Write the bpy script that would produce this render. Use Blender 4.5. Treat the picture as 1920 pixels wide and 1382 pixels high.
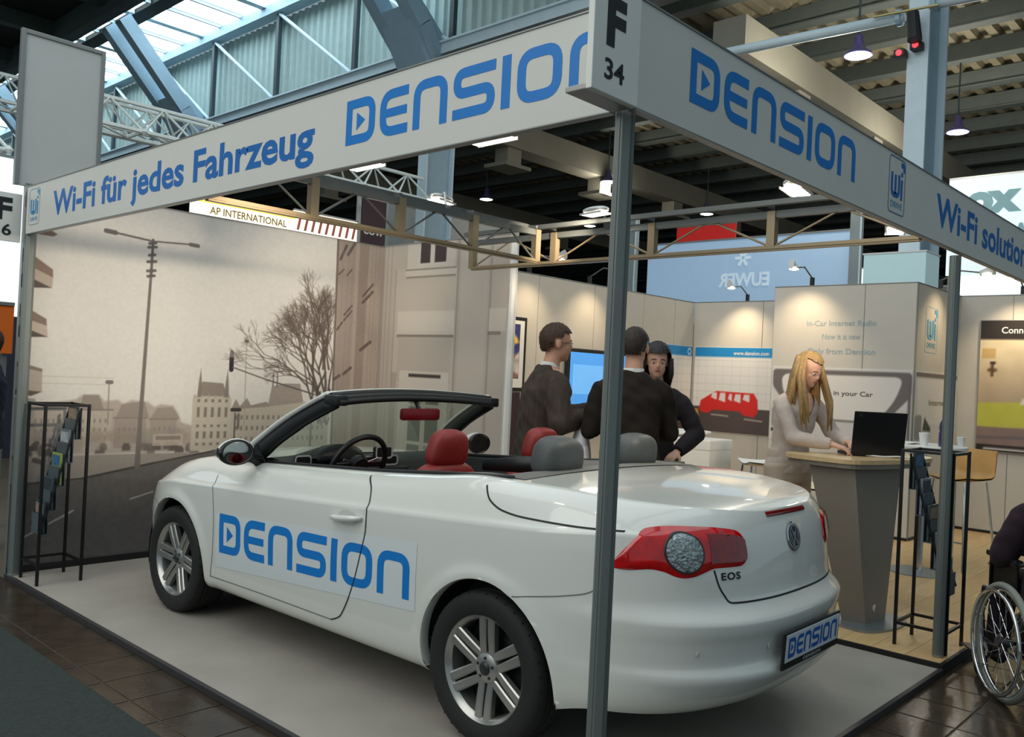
import bpy, bmesh, math, random
import numpy as np
from mathutils import Vector, Matrix

for o in list(bpy.data.objects):
    bpy.data.objects.remove(o)
SC = bpy.context.scene
COL = SC.collection
random.seed(7)
PI = math.pi
R = math.radians

# ------------------------------------------------------------------ camera
# world: origin = near corner of the stand platform, X runs along the right fascia,
# Y along the left fascia, Z up, metres; platform top is z = 0
CAM_P = (-2.0848, -1.4596, 1.524)
yaw, pitch, roll, FPX = 0.748823, 0.0077497, 0.0483939, 1641.84
F = Vector((math.cos(yaw)*math.cos(pitch), math.sin(yaw)*math.cos(pitch), math.sin(pitch)))
Rt = F.cross(Vector((0, 0, 1))).normalized()
Up = Rt.cross(F)
R2 = Rt*math.cos(roll) + Up*math.sin(roll)
U2 = -Rt*math.sin(roll) + Up*math.cos(roll)
cam_d = bpy.data.cameras.new('camera')
cam = bpy.data.objects.new('camera', cam_d)
COL.objects.link(cam)
m = Matrix.Identity(4)
for i in range(3):
    m[i][0], m[i][1], m[i][2], m[i][3] = R2[i], U2[i], -F[i], CAM_P[i]
cam.matrix_world = m
cam_d.sensor_width = 36.0
cam_d.lens = FPX/1920*36.0
cam_d.clip_start = .05
cam_d.clip_end = 300
SC.camera = cam

# ------------------------------------------------------------------ world light and exposure
w = bpy.data.worlds.new('hall_ambient')
SC.world = w
w.use_nodes = True
bg = w.node_tree.nodes['Background']
bg.inputs[0].default_value = (.70, .90, 1.0, 1)
bg.inputs[1].default_value = .31
SC.view_settings.view_transform = 'Standard'
SC.view_settings.look = 'None'
SC.view_settings.exposure = 0.20
SC.view_settings.gamma = 1.0
SC.view_settings.use_curve_mapping = False
SC.cycles.max_bounces = 6
SC.cycles.diffuse_bounces = 3
SC.cycles.glossy_bounces = 3
SC.cycles.transparent_max_bounces = 12
SC.cycles.sample_clamp_indirect = 4.0
SC.cycles.caustics_reflective = False
SC.cycles.caustics_refractive = False


def lamp(name, kind, loc, energy, color, target=None, size=.2, spot=None, blend=.8):
    d = bpy.data.lights.new(name, kind)
    d.energy = energy
    d.color = color
    if kind == 'AREA':
        d.shape = 'RECTANGLE' if isinstance(size, tuple) else 'SQUARE'
        if isinstance(size, tuple):
            d.size, d.size_y = size
        else:
            d.size = size
    elif kind in ('SPOT', 'POINT'):
        d.shadow_soft_size = size
    if kind == 'SPOT':
        d.spot_size = spot or R(80)
        d.spot_blend = blend
    o = bpy.data.objects.new(name, d)
    COL.objects.link(o)
    o.location = loc
    if target is not None:
        o.rotation_euler = (Vector(target) - Vector(loc)).to_track_quat('-Z', 'Y').to_euler()
    return o


# the hall's own daylight and high-bay lamps, then an added fill over the aisle
lamp('hall_roof_light', 'AREA', (1.5, 3.0, 9.2), 330, (.92, .98, 1.0), (1.5, 3.0, 0), (9.0, 14.0))
lamp('aisle_fill_light', 'AREA', (-6.5, 2.6, 6.6), 370, (1.0, .97, .91), (0.3, 2.2, .8), (7.0, 10.0))  # unseen lamp, set on this side to brighten the left fascia


# ------------------------------------------------------------------ materials
def s2l(c):
    def f(x):
        x = x/255.0
        return x/12.92 if x <= .04045 else ((x+.055)/1.055)**2.4
    return tuple(f(x) for x in c[:3])


MATS = {}


def mat(name, rgb=(128, 128, 128), rough=.6, metal=0.0, var=.06, scale=6.0, bump=0.0, bscale=60.0, coat=0.0, spec=.5,
        emit=None, estr=0.0, alpha=1.0, stretch=None, trans=0.0):
    """procedural Principled material: base colour (sRGB 0-255) broken up by noise, optional fine bump"""
    if name in MATS:
        return MATS[name]
    mt = bpy.data.materials.new(name)
    mt.use_nodes = True
    nt = mt.node_tree
    b = nt.nodes['Principled BSDF']
    lin = s2l(rgb)
    tc = nt.nodes.new('ShaderNodeTexCoord')
    src = tc.outputs['Object']
    if stretch:
        mp = nt.nodes.new('ShaderNodeMapping')
        mp.inputs['Scale'].default_value = stretch
        nt.links.new(src, mp.inputs['Vector'])
        src = mp.outputs['Vector']
    if var > 0:
        nz = nt.nodes.new('ShaderNodeTexNoise')
        nz.inputs['Scale'].default_value = scale
        nz.inputs['Detail'].default_value = 4
        nt.links.new(src, nz.inputs['Vector'])
        rp = nt.nodes.new('ShaderNodeValToRGB')
        rp.color_ramp.elements[0].position = .3
        rp.color_ramp.elements[1].position = .7
        rp.color_ramp.elements[0].color = tuple(max(0, x*(1-var)) for x in lin)+(1,)
        rp.color_ramp.elements[1].color = tuple(min(1, x*(1+var)) for x in lin)+(1,)
        nt.links.new(nz.outputs['Fac'], rp.inputs['Fac'])
        nt.links.new(rp.outputs['Color'], b.inputs['Base Color'])
    else:
        b.inputs['Base Color'].default_value = lin+(1,)
    b.inputs['Roughness'].default_value = rough
    b.inputs['Metallic'].default_value = metal
    b.inputs['Specular IOR Level'].default_value = spec
    b.inputs['Coat Weight'].default_value = coat
    b.inputs['Coat Roughness'].default_value = .04
    b.inputs['Transmission Weight'].default_value = trans
    if emit:
        b.inputs['Emission Color'].default_value = s2l(emit)+(1,)
        b.inputs['Emission Strength'].default_value = estr
    if alpha < 1:
        b.inputs['Alpha'].default_value = alpha
    if bump > 0:
        n2 = nt.nodes.new('ShaderNodeTexNoise')
        n2.inputs['Scale'].default_value = bscale
        n2.inputs['Detail'].default_value = 3
        nt.links.new(src, n2.inputs['Vector'])
        bp = nt.nodes.new('ShaderNodeBump')
        bp.inputs['Strength'].default_value = bump
        bp.inputs['Distance'].default_value = .01
        nt.links.new(n2.outputs['Fac'], bp.inputs['Height'])
        nt.links.new(bp.outputs['Normal'], b.inputs['Normal'])
    MATS[name] = mt
    return mt


def vcol_mat(name, rough=.6):
    """printed surface: colours come from the mesh colour attribute 'print'"""
    mt = bpy.data.materials.new(name)
    mt.use_nodes = True
    nt = mt.node_tree
    b = nt.nodes['Principled BSDF']
    a = nt.nodes.new('ShaderNodeVertexColor')
    a.layer_name = 'print'
    nt.links.new(a.outputs['Color'], b.inputs['Base Color'])
    b.inputs['Roughness'].default_value = rough
    MATS[name] = mt
    return mt


# ------------------------------------------------------------------ mesh builder
class MB:
    def __init__(s):
        s.v = []
        s.f = []
        s.mi = []

    def add(s, vs, fs, mi=0):
        k = len(s.v)
        s.v.extend([tuple(p) for p in vs])
        for f in fs:
            s.f.append(tuple(i+k for i in f))
            s.mi.append(mi)
        return s

    def box(s, a, b, mi=0):
        x0, y0, z0 = a
        x1, y1, z1 = b
        return s.add([(x0, y0, z0), (x1, y0, z0), (x1, y1, z0), (x0, y1, z0), (x0, y0, z1), (x1, y0, z1), (x1, y1, z1), (x0, y1, z1)],
                     [(3, 2, 1, 0), (4, 5, 6, 7), (0, 1, 5, 4), (1, 2, 6, 5), (2, 3, 7, 6), (3, 0, 4, 7)], mi)

    def cbox(s, a, b, c=.006, mi=0):
        """box with chamfered vertical and horizontal edges"""
        bm = bmesh.new()
        bmesh.ops.create_cube(bm, size=1)
        for v in bm.verts:
            v.co = Vector([(a[i]+b[i])/2 + v.co[i]*(b[i]-a[i]) for i in range(3)])
        bmesh.ops.bevel(bm, geom=bm.edges[:], offset=c, segments=2, affect='EDGES', profile=.6)
        s.frombm(bm, mi)
        return s

    def frombm(s, bm, mi=0):
        bm.verts.ensure_lookup_table()
        bm.verts.index_update()
        s.add([v.co[:] for v in bm.verts], [[v.index for v in f.verts] for f in bm.faces], mi)
        bm.free()

    def tube(s, pts, r, n=8, mi=0, cap=True, flat=1.0, up=None):
        pts = [Vector(p) for p in pts]
        rs = r if isinstance(r, (list, tuple)) else [r]*len(pts)
        k0 = len(s.v)
        prev = None
        for i, p in enumerate(pts):
            d = (pts[min(i+1, len(pts)-1)] - pts[max(i-1, 0)]).normalized()
            ref = Vector(up) if up else (Vector((0, 0, 1)) if abs(d.z) < .95 else Vector((1, 0, 0)))
            if prev is not None and not up:
                ref = prev
            a = (ref - d*ref.dot(d))
            a = a.normalized() if a.length > 1e-6 else d.orthogonal().normalized()
            b = d.cross(a)
            prev = a
            for j in range(n):
                t = 2*PI*j/n
                s.v.append(tuple(p + a*math.cos(t)*rs[i] + b*math.sin(t)*rs[i]*flat))
        for i in range(len(pts)-1):
            for j in range(n):
                q = (j+1) % n
                s.f.append((k0+i*n+j, k0+i*n+q, k0+(i+1)*n+q, k0+(i+1)*n+j))
                s.mi.append(mi)
        if cap:
            s.f.append(tuple(k0+j for j in reversed(range(n))))
            s.mi.append(mi)
            e = k0+(len(pts)-1)*n
            s.f.append(tuple(e+j for j in range(n)))
            s.mi.append(mi)
        return s

    def bar(s, p, q, wd, ht, up=(0, 0, 1), mi=0):
        """rectangular bar from p to q"""
        p, q = Vector(p), Vector(q)
        d = (q-p).normalized()
        u = Vector(up)
        u = u - d*u.dot(d)
        u = u.normalized() if u.length > 1e-5 else d.orthogonal().normalized()
        sd = d.cross(u)
        vs = []
        for e in (p, q):
            for a, b in ((-1, -1), (1, -1), (1, 1), (-1, 1)):
                vs.append(e + sd*a*wd/2 + u*b*ht/2)
        return s.add(vs, [(0, 1, 2, 3), (7, 6, 5, 4), (0, 4, 5, 1), (1, 5, 6, 2), (2, 6, 7, 3), (3, 7, 4, 0)], mi)

    def lathe(s, prof, n=24, center=(0, 0, 0), axis='z', mi=0, cap=True):
        """prof: list of (radius, height)"""
        k0 = len(s.v)
        for r, h in prof:
            for j in range(n):
                t = 2*PI*j/n
                c = (r*math.cos(t), r*math.sin(t), h)
                if axis == 'y':
                    c = (c[0], c[2], c[1])
                elif axis == 'x':
                    c = (c[2], c[0], c[1])
                s.v.append((c[0]+center[0], c[1]+center[1], c[2]+center[2]))
        for i in range(len(prof)-1):
            for j in range(n):
                q = (j+1) % n
                s.f.append((k0+i*n+j, k0+i*n+q, k0+(i+1)*n+q, k0+(i+1)*n+j))
                s.mi.append(mi)
        for i, rev in ((0, True), (len(prof)-1, False)):
            if cap and prof[i][0] > 1e-6:
                idx = [k0+i*n+j for j in range(n)]
                s.f.append(tuple(reversed(idx)) if rev else tuple(idx))
                s.mi.append(mi)
        return s

    def grid(s, P, mi=0, close=False, flip=False):
        """P[i][j] rows of points"""
        k0 = len(s.v)
        nr, nc = len(P), len(P[0])
        for r in P:
            for p in r:
                s.v.append(tuple(p))
        for i in range(nr-1):
            for j in range(nc-1 + (1 if close else 0)):
                q = (j+1) % nc
                f = (k0+i*nc+j, k0+i*nc+q, k0+(i+1)*nc+q, k0+(i+1)*nc+j)
                s.f.append(tuple(reversed(f)) if flip else f)
                s.mi.append(mi)
        return s

    def prism(s, poly, h, mi=0, frame=None):
        """extrude 2D polygon (list of (a,b)) by h; frame = (origin, A, B, N) maps (a,b,n)"""
        n = len(poly)
        vs = [(a, b, 0) for a, b in poly]+[(a, b, h) for a, b in poly]
        if frame:
            o, A, B, N = [Vector(x) for x in frame]
            vs = [o+A*x+B*y+N*zz for x, y, zz in vs]
        fs = [tuple(reversed(range(n))), tuple(range(n, 2*n))]+[(i, (i+1) % n, (i+1) % n+n, i+n) for i in range(n)]
        return s.add(vs, fs, mi)

    def ellipsoid(s, c, r, nu=16, nv=10, mi=0, rot=None):
        P = []
        c = Vector(c)
        for i in range(nv+1):
            ph = -PI/2+PI*i/nv
            row = []
            for j in range(nu):
                t = 2*PI*j/nu
                p = Vector((r[0]*math.cos(ph)*math.cos(t), r[1]*math.cos(ph)*math.sin(t), r[2]*math.sin(ph)))
                if rot is not None:
                    p = rot @ p
                row.append(c+p)
            P.append(row)
        return s.grid(P, mi, close=True)

    def xf(s, M, start=0):
        for i in range(start, len(s.v)):
            s.v[i] = tuple(M @ Vector(s.v[i]))
        return s

    def mesh(s, name, mats, smooth=False, angle=None):
        me = bpy.data.meshes.new(name)
        me.from_pydata(s.v, [], s.f)
        for mm in (mats if isinstance(mats, (list, tuple)) else [mats]):
            me.materials.append(mm)
        if any(s.mi):
            me.polygons.foreach_set('material_index', s.mi)
        if smooth:
            me.polygons.foreach_set('use_smooth', [True]*len(me.polygons))
            if angle:
                me.set_sharp_from_angle(angle=R(angle))
        me.update()
        return me

    def build(s, name, mats, parent=None, smooth=False, angle=None, recalc=False):
        me = s.mesh(name, mats, smooth, angle)
        if recalc:
            bm = bmesh.new()
            bm.from_mesh(me)
            bmesh.ops.recalc_face_normals(bm, faces=bm.faces)
            bm.to_mesh(me)
            bm.free()
        o = bpy.data.objects.new(name, me)
        COL.objects.link(o)
        if parent is not None:
            o.parent = parent
        return o


def thing(name, label, cat, loc=(0, 0, 0), rz=0, group=None, rot=None):
    o = bpy.data.objects.new(name, None)
    o.empty_display_size = .1
    COL.objects.link(o)
    o.location = loc
    o.rotation_euler = rot if rot else (0, 0, rz)
    o['label'] = label
    o['category'] = cat
    if group:
        o['group'] = group
    return o


def tag(o, label, cat, group=None):
    o['label'] = label
    o['category'] = cat
    if group:
        o['group'] = group
    return o


def struct(o):
    o['kind'] = 'structure'
    return o


def dup(o, parent=None, loc=None, rz=None, label=None, group=None):
    c = o.copy()
    COL.objects.link(c)
    c.parent = parent
    if loc is not None:
        c.location = loc
    if rz is not None:
        c.rotation_euler = (0, 0, rz)
    if label:
        c['label'] = label
    if group:
        c['group'] = group
    for ch in [x for x in o.children]:
        dup(ch, c)
    return c


_txt_cache = {}


def text_polys(s, bold=0.0, spacing=1.0):
    """vertices / faces of a line of text, cap height about .7 per unit size, baseline at y=0"""
    key = (s, bold, spacing)
    if key in _txt_cache:
        return _txt_cache[key]
    cu = bpy.data.curves.new('t', 'FONT')
    cu.body = s
    cu.offset = bold
    cu.space_character = spacing
    cu.resolution_u = 3
    cu.fill_mode = 'FRONT'
    ob = bpy.data.objects.new('t', cu)
    COL.objects.link(ob)
    dg = bpy.context.evaluated_depsgraph_get()
    me = bpy.data.meshes.new_from_object(ob.evaluated_get(dg))
    vs = [(v.co.x, v.co.y) for v in me.vertices]
    fs = [tuple(p.vertices) for p in me.polygons]
    bpy.data.objects.remove(ob)
    bpy.data.curves.remove(cu)
    bpy.data.meshes.remove(me)
    _txt_cache[key] = (vs, fs)
    return vs, fs


def text_into(mb, s, width, height, frame, bold=.02, spacing=1.0, mi=0, lift=.001):
    """flat lettering fitted to width x height (cap height), frame=(origin,A,B,N)"""
    vs, fs = text_polys(s, bold, spacing)
    x0 = min(v[0] for v in vs)
    x1 = max(v[0] for v in vs)
    kx = width/(x1-x0)
    ky = height/.7
    o, A, B, N = [Vector(x) for x in frame]
    mb.add([o+A*((v[0]-x0)*kx)+B*(v[1]*ky)+N*lift for v in vs], fs, mi)
    return mb


def words_into(s, width, height, frame, bold, parent, m_, name):
    """one flat mesh part per word, the whole line fitted to width x cap height"""
    vs, fs = text_polys(s, bold, 1.0)
    iv = sorted((min(vs[i][0] for i in f), max(vs[i][0] for i in f)) for f in fs)
    runs = []
    for a, b in iv:
        if runs and a < runs[-1][1]+.13:
            runs[-1][1] = max(runs[-1][1], b)
        else:
            runs.append([a, b])
    x0, x1 = iv[0][0], max(b for a, b in iv)
    kx, ky = width/(x1-x0), height/.7
    o, A, B, N = [Vector(x) for x in frame]
    for a, b in runs:
        mb = MB()
        pick = [f for f in fs if a-1e-6 <= vs[f[0]][0] <= b+1e-6]
        used = sorted({i for f in pick for i in f})
        mp = {i: k for k, i in enumerate(used)}
        mb.add([o+A*((vs[i][0]-x0)*kx)+B*(vs[i][1]*ky)+N*.001 for i in used], [tuple(mp[i] for i in f) for f in pick])
        mb.build(name, m_, parent)


def pchip(xs, ys):
    """monotone cubic interpolator (numpy)"""
    xs = np.asarray(xs, float)
    ys = np.asarray(ys, float)
    if xs[0] > xs[-1]:
        xs, ys = xs[::-1], ys[::-1]
    h = np.diff(xs)
    d = np.diff(ys)/h
    mm = np.zeros(len(xs))
    for i in range(1, len(xs)-1):
        if d[i-1]*d[i] > 0:
            w1, w2 = 2*h[i]+h[i-1], h[i]+2*h[i-1]
            mm[i] = (w1+w2)/(w1/d[i-1]+w2/d[i])
    mm[0], mm[-1] = d[0], d[-1]

    def f(x):
        x = np.clip(x, xs[0], xs[-1])
        i = np.clip(np.searchsorted(xs, x)-1, 0, len(xs)-2)
        t = (x-xs[i])/h[i]
        return ((2*t**3-3*t**2+1)*ys[i]+(t**3-2*t**2+t)*h[i]*mm[i]+(-2*t**3+3*t**2)*ys[i+1]+(t**3-t**2)*h[i]*mm[i+1])
    return f
# ------------------------------------------------------------------ materials of the stand
M_grey_platform = mat('platform_grey', (158, 152, 142), .75, var=.10, scale=2.2, bump=.05, bscale=90)
M_trim = mat('dark_trim', (52, 50, 52), .45, var=.05)
M_black = mat('black_edge', (22, 21, 22), .5, var=.05)
M_tile = mat('brown_tile', (58, 48, 37), .22, var=.30, scale=9, bump=.10, bscale=40)
M_joint = mat('tile_joint', (82, 74, 60), .8, var=.1)
M_carpet = mat('aisle_carpet', (60, 67, 65), .95, var=.16, scale=60, bump=.5, bscale=300, spec=.1)
M_wood = mat('light_wood', (214, 180, 128), .38, var=.10, scale=5, stretch=(.6, 8, 1))
M_wood2 = mat('light_wood_b', (206, 170, 118), .38, var=.10, scale=5, stretch=(.6, 8, 1))
M_wall = mat('panel_greige', (203, 197, 186), .7, var=.02)
M_profile = mat('aluminium_profile', (150, 152, 150), .4, .6, var=.03)
M_post = mat('grey_post', (112, 120, 118), .42, .25, var=.04)
M_white = mat('white_lacquer', (236, 234, 228), .45, var=.02)
M_fascia = mat('fascia_white', (214, 214, 208), .55, var=.015)
M_blue = mat('logo_blue', (0, 122, 206), .5, var=.03)
M_blue2 = mat('text_blue', (12, 104, 182), .5, var=.03)
M_lblue = mat('logo_light_blue', (70, 150, 200), .5, var=.03)
M_ink = mat('black_lettering', (24, 28, 34), .5, var=.03)
M_alu = mat('truss_aluminium', (150, 134, 108), .35, .55, var=.05)
M_alu_d = mat('truss_grey', (104, 108, 106), .4, .5, var=.05)
M_lampglass = mat('flood_glass', (255, 246, 226), .3, var=0, emit=(255, 244, 222), estr=9.0)
M_lampbody = mat('flood_housing', (196, 198, 196), .35, .4, var=.03)

# ------------------------------------------------------------------ floors
FLZ = -.03
fl = struct(MB().box((-14, -14, FLZ-.2), (45, 50, FLZ-.004)).build('floor', M_joint))
tile0 = MB().cbox((.004, .004, FLZ-.011), (.296, .296, FLZ), .003).mesh('tile', M_tile)
k = 0
for i in range(-2, 18):
    for j in range(-9, 18):
        x, y = i*.3, j*.3
        strip = -.6 <= x < -.01 and y < 5.4
        right = y <= -.29 and -.4 < x < 4.9 and y > -1.6
        if not (strip or right):
            continue
        if x < -.3-.1 and y > -1.0 and False:
            continue
        o = bpy.data.objects.new('tile', tile0)
        COL.objects.link(o)
        o.parent = fl
        o.location = (x, y+.06, 0)
        k += 1
MB().box((4.9, -8, FLZ-.011), (14, .05, FLZ)).build('tile_field', M_tile, fl)
car_carpet = MB()
car_carpet.cbox((-9, -3.0, FLZ-.005), (-.375, 14, FLZ+.006), .004)
struct(car_carpet.build('floor_carpet_runner', M_carpet))

pf = struct(MB().box((.012, .077, -.028), (3.19, 5.1, 0)).build('floor_car_platform', M_grey_platform))
MB().cbox((-.012, .065, -.03), (.012, 5.1, .004), .003).build('edge_trim', M_trim, pf)
MB().cbox((.012, .052, -.03), (3.19, .077, .004), .003).build('edge_trim', M_trim, pf)
WZ = .028
wf = struct(MB().box((3.2, .075, -.028), (8.7, 5.1, WZ-.012)).build('floor_wood_platform', M_black))
MB().cbox((3.185, .055, -.03), (3.205, 5.1, WZ+.001), .002).build('edge_trim', M_black, wf)
MB().cbox((3.205, .055, -.03), (8.7, .075, WZ+.001), .002).build('edge_trim', M_black, wf)
pl0 = MB().cbox((.001, .001, WZ-.0125), (1.299, .191, WZ), .0015)
pm = [pl0.mesh('plank', M_wood), pl0.mesh('plank', M_wood2)]
for j in range(27):
    y = .075+j*.192
    if y+.19 > 5.1:
        break
    off = (.0, .65, .3, .95)[j % 4]
    x = 3.205-off
    while x < 8.69:
        x0, x1 = max(x, 3.205), min(x+1.3, 8.695)
        if x1-x0 > .03:
            o = bpy.data.objects.new('plank', pm[random.randint(0, 1)])
            COL.objects.link(o)
            o.parent = wf
            o.location = (x0, y, 0)
            o.scale = ((x1-x0)/1.3, 1, 1)
        x += 1.3

# ------------------------------------------------------------------ walls made of panels in profiles
HT = 2.68


def panel_wall(name, axis, fixed, a0, a1, base, thick, seams, material=M_wall, back=1, h=HT):
    """core + one proud panel per bay. axis 'x' = wall runs along X at Y=fixed; 'y' runs along Y at X=fixed"""
    def P(a, d, z):
        return (a, fixed+d, z) if axis == 'x' else (fixed+d, a, z)

    def bx(mb, a, b, d0, d1, z0, z1, ch=0):
        p, q = P(a, d0, z0), P(b, d1, z1)
        lo = tuple(min(u, v) for u, v in zip(p, q))
        hi = tuple(max(u, v) for u, v in zip(p, q))
        (mb.cbox(lo, hi, ch) if ch else mb.box(lo, hi))
    core = MB()
    bx(core, a0, a1, .006*back, thick*back, base, h-.004)
    r = struct(core.build(name, M_profile))
    ss = [a0]+[s for s in seams if a0 < s < a1]+[a1]
    for s0, s1 in zip(ss[:-1], ss[1:]):
        mb = MB()
        bx(mb, s0+.004, s1-.004, 0, .02*back, base+.02, h-.012, .003)
        mb.build('panel', material, r)
    cp = MB()
    bx(cp, a0, a1, -.004*back, (thick+.004)*back, h-.008, h)
    cp.build('top_profile', M_profile, r)
    bs = MB()
    bx(bs, a0, a1, -.006*back, .006*back, base, base+.03)
    bs.build('base_profile', M_black, r)
    return r


wall_back = panel_wall('wall_back', 'x', 5.1, 3.14, 8.7, WZ, .045, [4.36, 5.36, 6.4, 7.45, 8.2])
wall_right = panel_wall('wall_right', 'y', 8.7, .06, 5.1, WZ, .045, [1.08, 2.06, 3.04, 4.05])
wall_cabin = panel_wall('wall_cabin_front', 'y', 7.25, 1.62, 3.18, WZ, .045, [2.15])
panel_wall('wall_cabin_side', 'x', 1.62, 7.295, 8.7, WZ, .045, [8.1])
panel_wall('wall_cabin_rear', 'x', 3.18, 7.295, 8.7, WZ, .045, [8.1], back=-1)


# ------------------------------------------------------------------ posts
def octo(mb, x, y, z0, z1, r):
    k = len(mb.v)
    pr_ = []
    for j in range(8):
        t = PI/8+j*PI/4
        pr_.append((math.cos(t)*r, math.sin(t)*r))
    mb.prism(pr_, z1-z0, frame=((x, y, z0), (1, 0, 0), (0, 1, 0), (0, 0, 1)))
    # groove strips on the four flats
    for ax, ay in ((1, 0), (0, 1), (-1, 0), (0, -1)):
        rr = r*math.cos(PI/8)
        mb.bar((x+ax*rr, y+ay*rr, z0), (x+ax*rr, y+ay*rr, z1), .004, .008, up=(ay, ax, 0))


def post(x, y, z0, z1, label, m_=M_post, r=.031):
    t = thing('stand_post', label, 'post', (x, y, z0), group='posts of the stand frame')
    a = MB()
    octo(a, 0, 0, .012, z1-z0, r)
    a.build('profile', m_, t)
    MB().lathe([(r*1.02, 0), (r*1.02, .014), (r*.9, .016)], 12).build('foot', M_profile, t)
    return t


post(.045, .105, 0, 2.335, 'grey octagonal post carrying the corner sign F 34')
post(.03, 5.055, 0, 2.66, 'grey octagonal post at the outer end of the street photo wall', r=.036)
post(3.325, .125, WZ, 2.335, 'grey octagonal post beside the right hand brochure rack')
post(3.112, 3.40, 0, 2.62, 'white post ending the partition with the building photo', M_white, .034)


# ------------------------------------------------------------------ logo lettering
def rounded(pts, rad, closed=False, seg=6):
    out = []
    n = len(pts)
    for i, p in enumerate(pts):
        p = Vector(p)
        r_ = rad[i] if isinstance(rad, (list, tuple)) else rad
        if (not closed and i in (0, n-1)) or r_ <= 0:
            out.append(p)
            continue
        a = (Vector(pts[i-1])-p)
        b = (Vector(pts[(i+1) % n])-p)
        r2 = min(r_, a.length*.5, b.length*.5)
        pa, pb = p+a.normalized()*r2, p+b.normalized()*r2
        for k in range(seg+1):
            t = k/seg
            q = pa*(1-t)**2+p*2*t*(1-t)+pb*t*t
            if not out or (q-out[-1]).length > 1e-4:
                out.append(q)
    if closed and (out[0]-out[-1]).length < 1e-4:
        out.pop()
    return out


def ribbon2(pts, t, closed=False):
    """quads of constant width along a 2D polyline -> (verts, faces)"""
    n = len(pts)
    L, Rr = [], []
    for i in range(n):
        p = pts[i]
        q0 = pts[i-1] if (i > 0 or closed) else None
        q1 = pts[(i+1) % n] if (i < n-1 or closed) else None
        d0 = (p-q0).normalized() if q0 is not None else None
        d1 = (q1-p).normalized() if q1 is not None else None
        d0 = d0 or d1
        d1 = d1 or d0
        n0, n1 = Vector((-d0.y, d0.x)), Vector((-d1.y, d1.x))
        nn = (n0+n1).normalized()
        k = t/2/max(.35, nn.dot(n0))
        L.append(p+nn*k)
        Rr.append(p-nn*k)
    vs = [tuple(x) for x in L]+[tuple(x) for x in Rr]
    fs = []
    for i in range(n if closed else n-1):
        j = (i+1) % n
        fs.append((i+n, j+n, j, i))
    return vs, fs


def logo_polys(h=1.0, t=.205):
    """the seven-letter company logo; returns letters as list of (verts, faces), total width"""
    a = t/2
    out = []
    x = 0.0

    def shift(vf, dx):
        return [(p[0]+dx, p[1]) for p in vf[0]], vf[1]

    def join(*parts):
        vs, fs = [], []
        for p in parts:
            k = len(vs)
            vs += p[0]
            fs += [tuple(i+k for i in f) for f in p[1]]
        return vs, fs
    V2 = Vector
    for ch, wd in (('D', 1.0), ('E', .9), ('N', 1.0), ('S', 1.12), ('I', .22), ('O', 1.04), ('N', 1.0)):
        if ch == 'D':
            p = rounded([(a, a), (wd-a, a), (wd-a, 1-a), (a, 1-a)], [0, .25, .25, 0], True)
            tri = ([(.37, .30), (.66, .5), (.37, .70)], [(0, 1, 2)])
            g = join(ribbon2(p, t, True), tri)
        elif ch == 'E':
            p = rounded([(wd, 1-a), (a, 1-a), (a, a), (wd, a)], .3)
            g = join(ribbon2(p, t), ribbon2([V2((t, .5)), V2((wd*.96, .5))], t*.9))
        elif ch == 'N':
            p = rounded([(a, 0), (a, 1-a), (wd-a, 1-a), (wd-a, 0)], .26)
            g = ribbon2(p, t)
        elif ch == 'S':
            p = rounded([(wd, 1-a), (a, 1-a), (a, .5), (wd-a, .5), (wd-a, a), (0, a)], .24)
            g = ribbon2(p, t)
        elif ch == 'I':
            g = ([(0, 0), (wd, 0), (wd, 1), (0, 1)], [(0, 1, 2, 3)])
        else:
            p = rounded([(a, a), (wd-a, a), (wd-a, 1-a), (a, 1-a)], .28, True)
            g = ribbon2(p, t, True)
        out.append(shift(g, x))
        x += wd+.165
    return out, x-.165


LOGO, LOGO_W = logo_polys()


def subdiv_quads(vs, fs, n):
    """split quads lengthwise for projection onto curved surfaces"""
    return vs, fs


def logo_into(mb, width, height, frame, lift=.001, mi=0):
    o, A, B, N = [Vector(x) for x in frame]
    for vs, fs in LOGO:
        mb.add([o+A*(p[0]*width/LOGO_W)+B*(p[1]*height)+N*lift for p in vs], fs, mi)
    return mb


# ------------------------------------------------------------------ fascias
def wi_badge(parent, frame, k, m1, m2, mf):
    """outlined label with 'wi' over 'DRIVE' style caption; frame maps 0..1 x 0..1.25 scaled by k"""
    o, A, B, N = [Vector(x) for x in frame]
    fr = (o, A*k, B*k, N)
    mb = MB()
    p = rounded([(.03, .03), (.97, .03), (.97, 1.22), (.03, 1.22)], .12, True)
    vs, fs = ribbon2(p, .025, True)
    mb.add([o+A*k*v[0]+B*k*v[1]+N*.0012 for v in vs], fs)
    mb.build('badge_outline', mf, parent)
    mb = MB()
    for pts in (rounded([(.20, .88), (.20, .42), (.62, .42), (.62, .88)], .14), [Vector((.41, .44)), Vector((.41, .85))],
                [Vector((.78, .36)), Vector((.78, .80))], [Vector((.78, .87)), Vector((.78, .96))],
                rounded([(.72, 1.12), (.90, 1.12), (.90, .98)], .1)):
        vs, fs = ribbon2([Vector(q) for q in pts], .11)
        mb.add([o+A*k*v[0]+B*k*v[1]+N*.0014 for v in vs], fs)
    mb.build('badge_letters', m1, parent)
    mb = MB()
    text_into(mb, 'DRIVE', .66*k, .13*k, (o+A*k*.17+B*k*.15, A, B, N), .01)
    mb.build('badge_caption', m2, parent)


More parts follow.
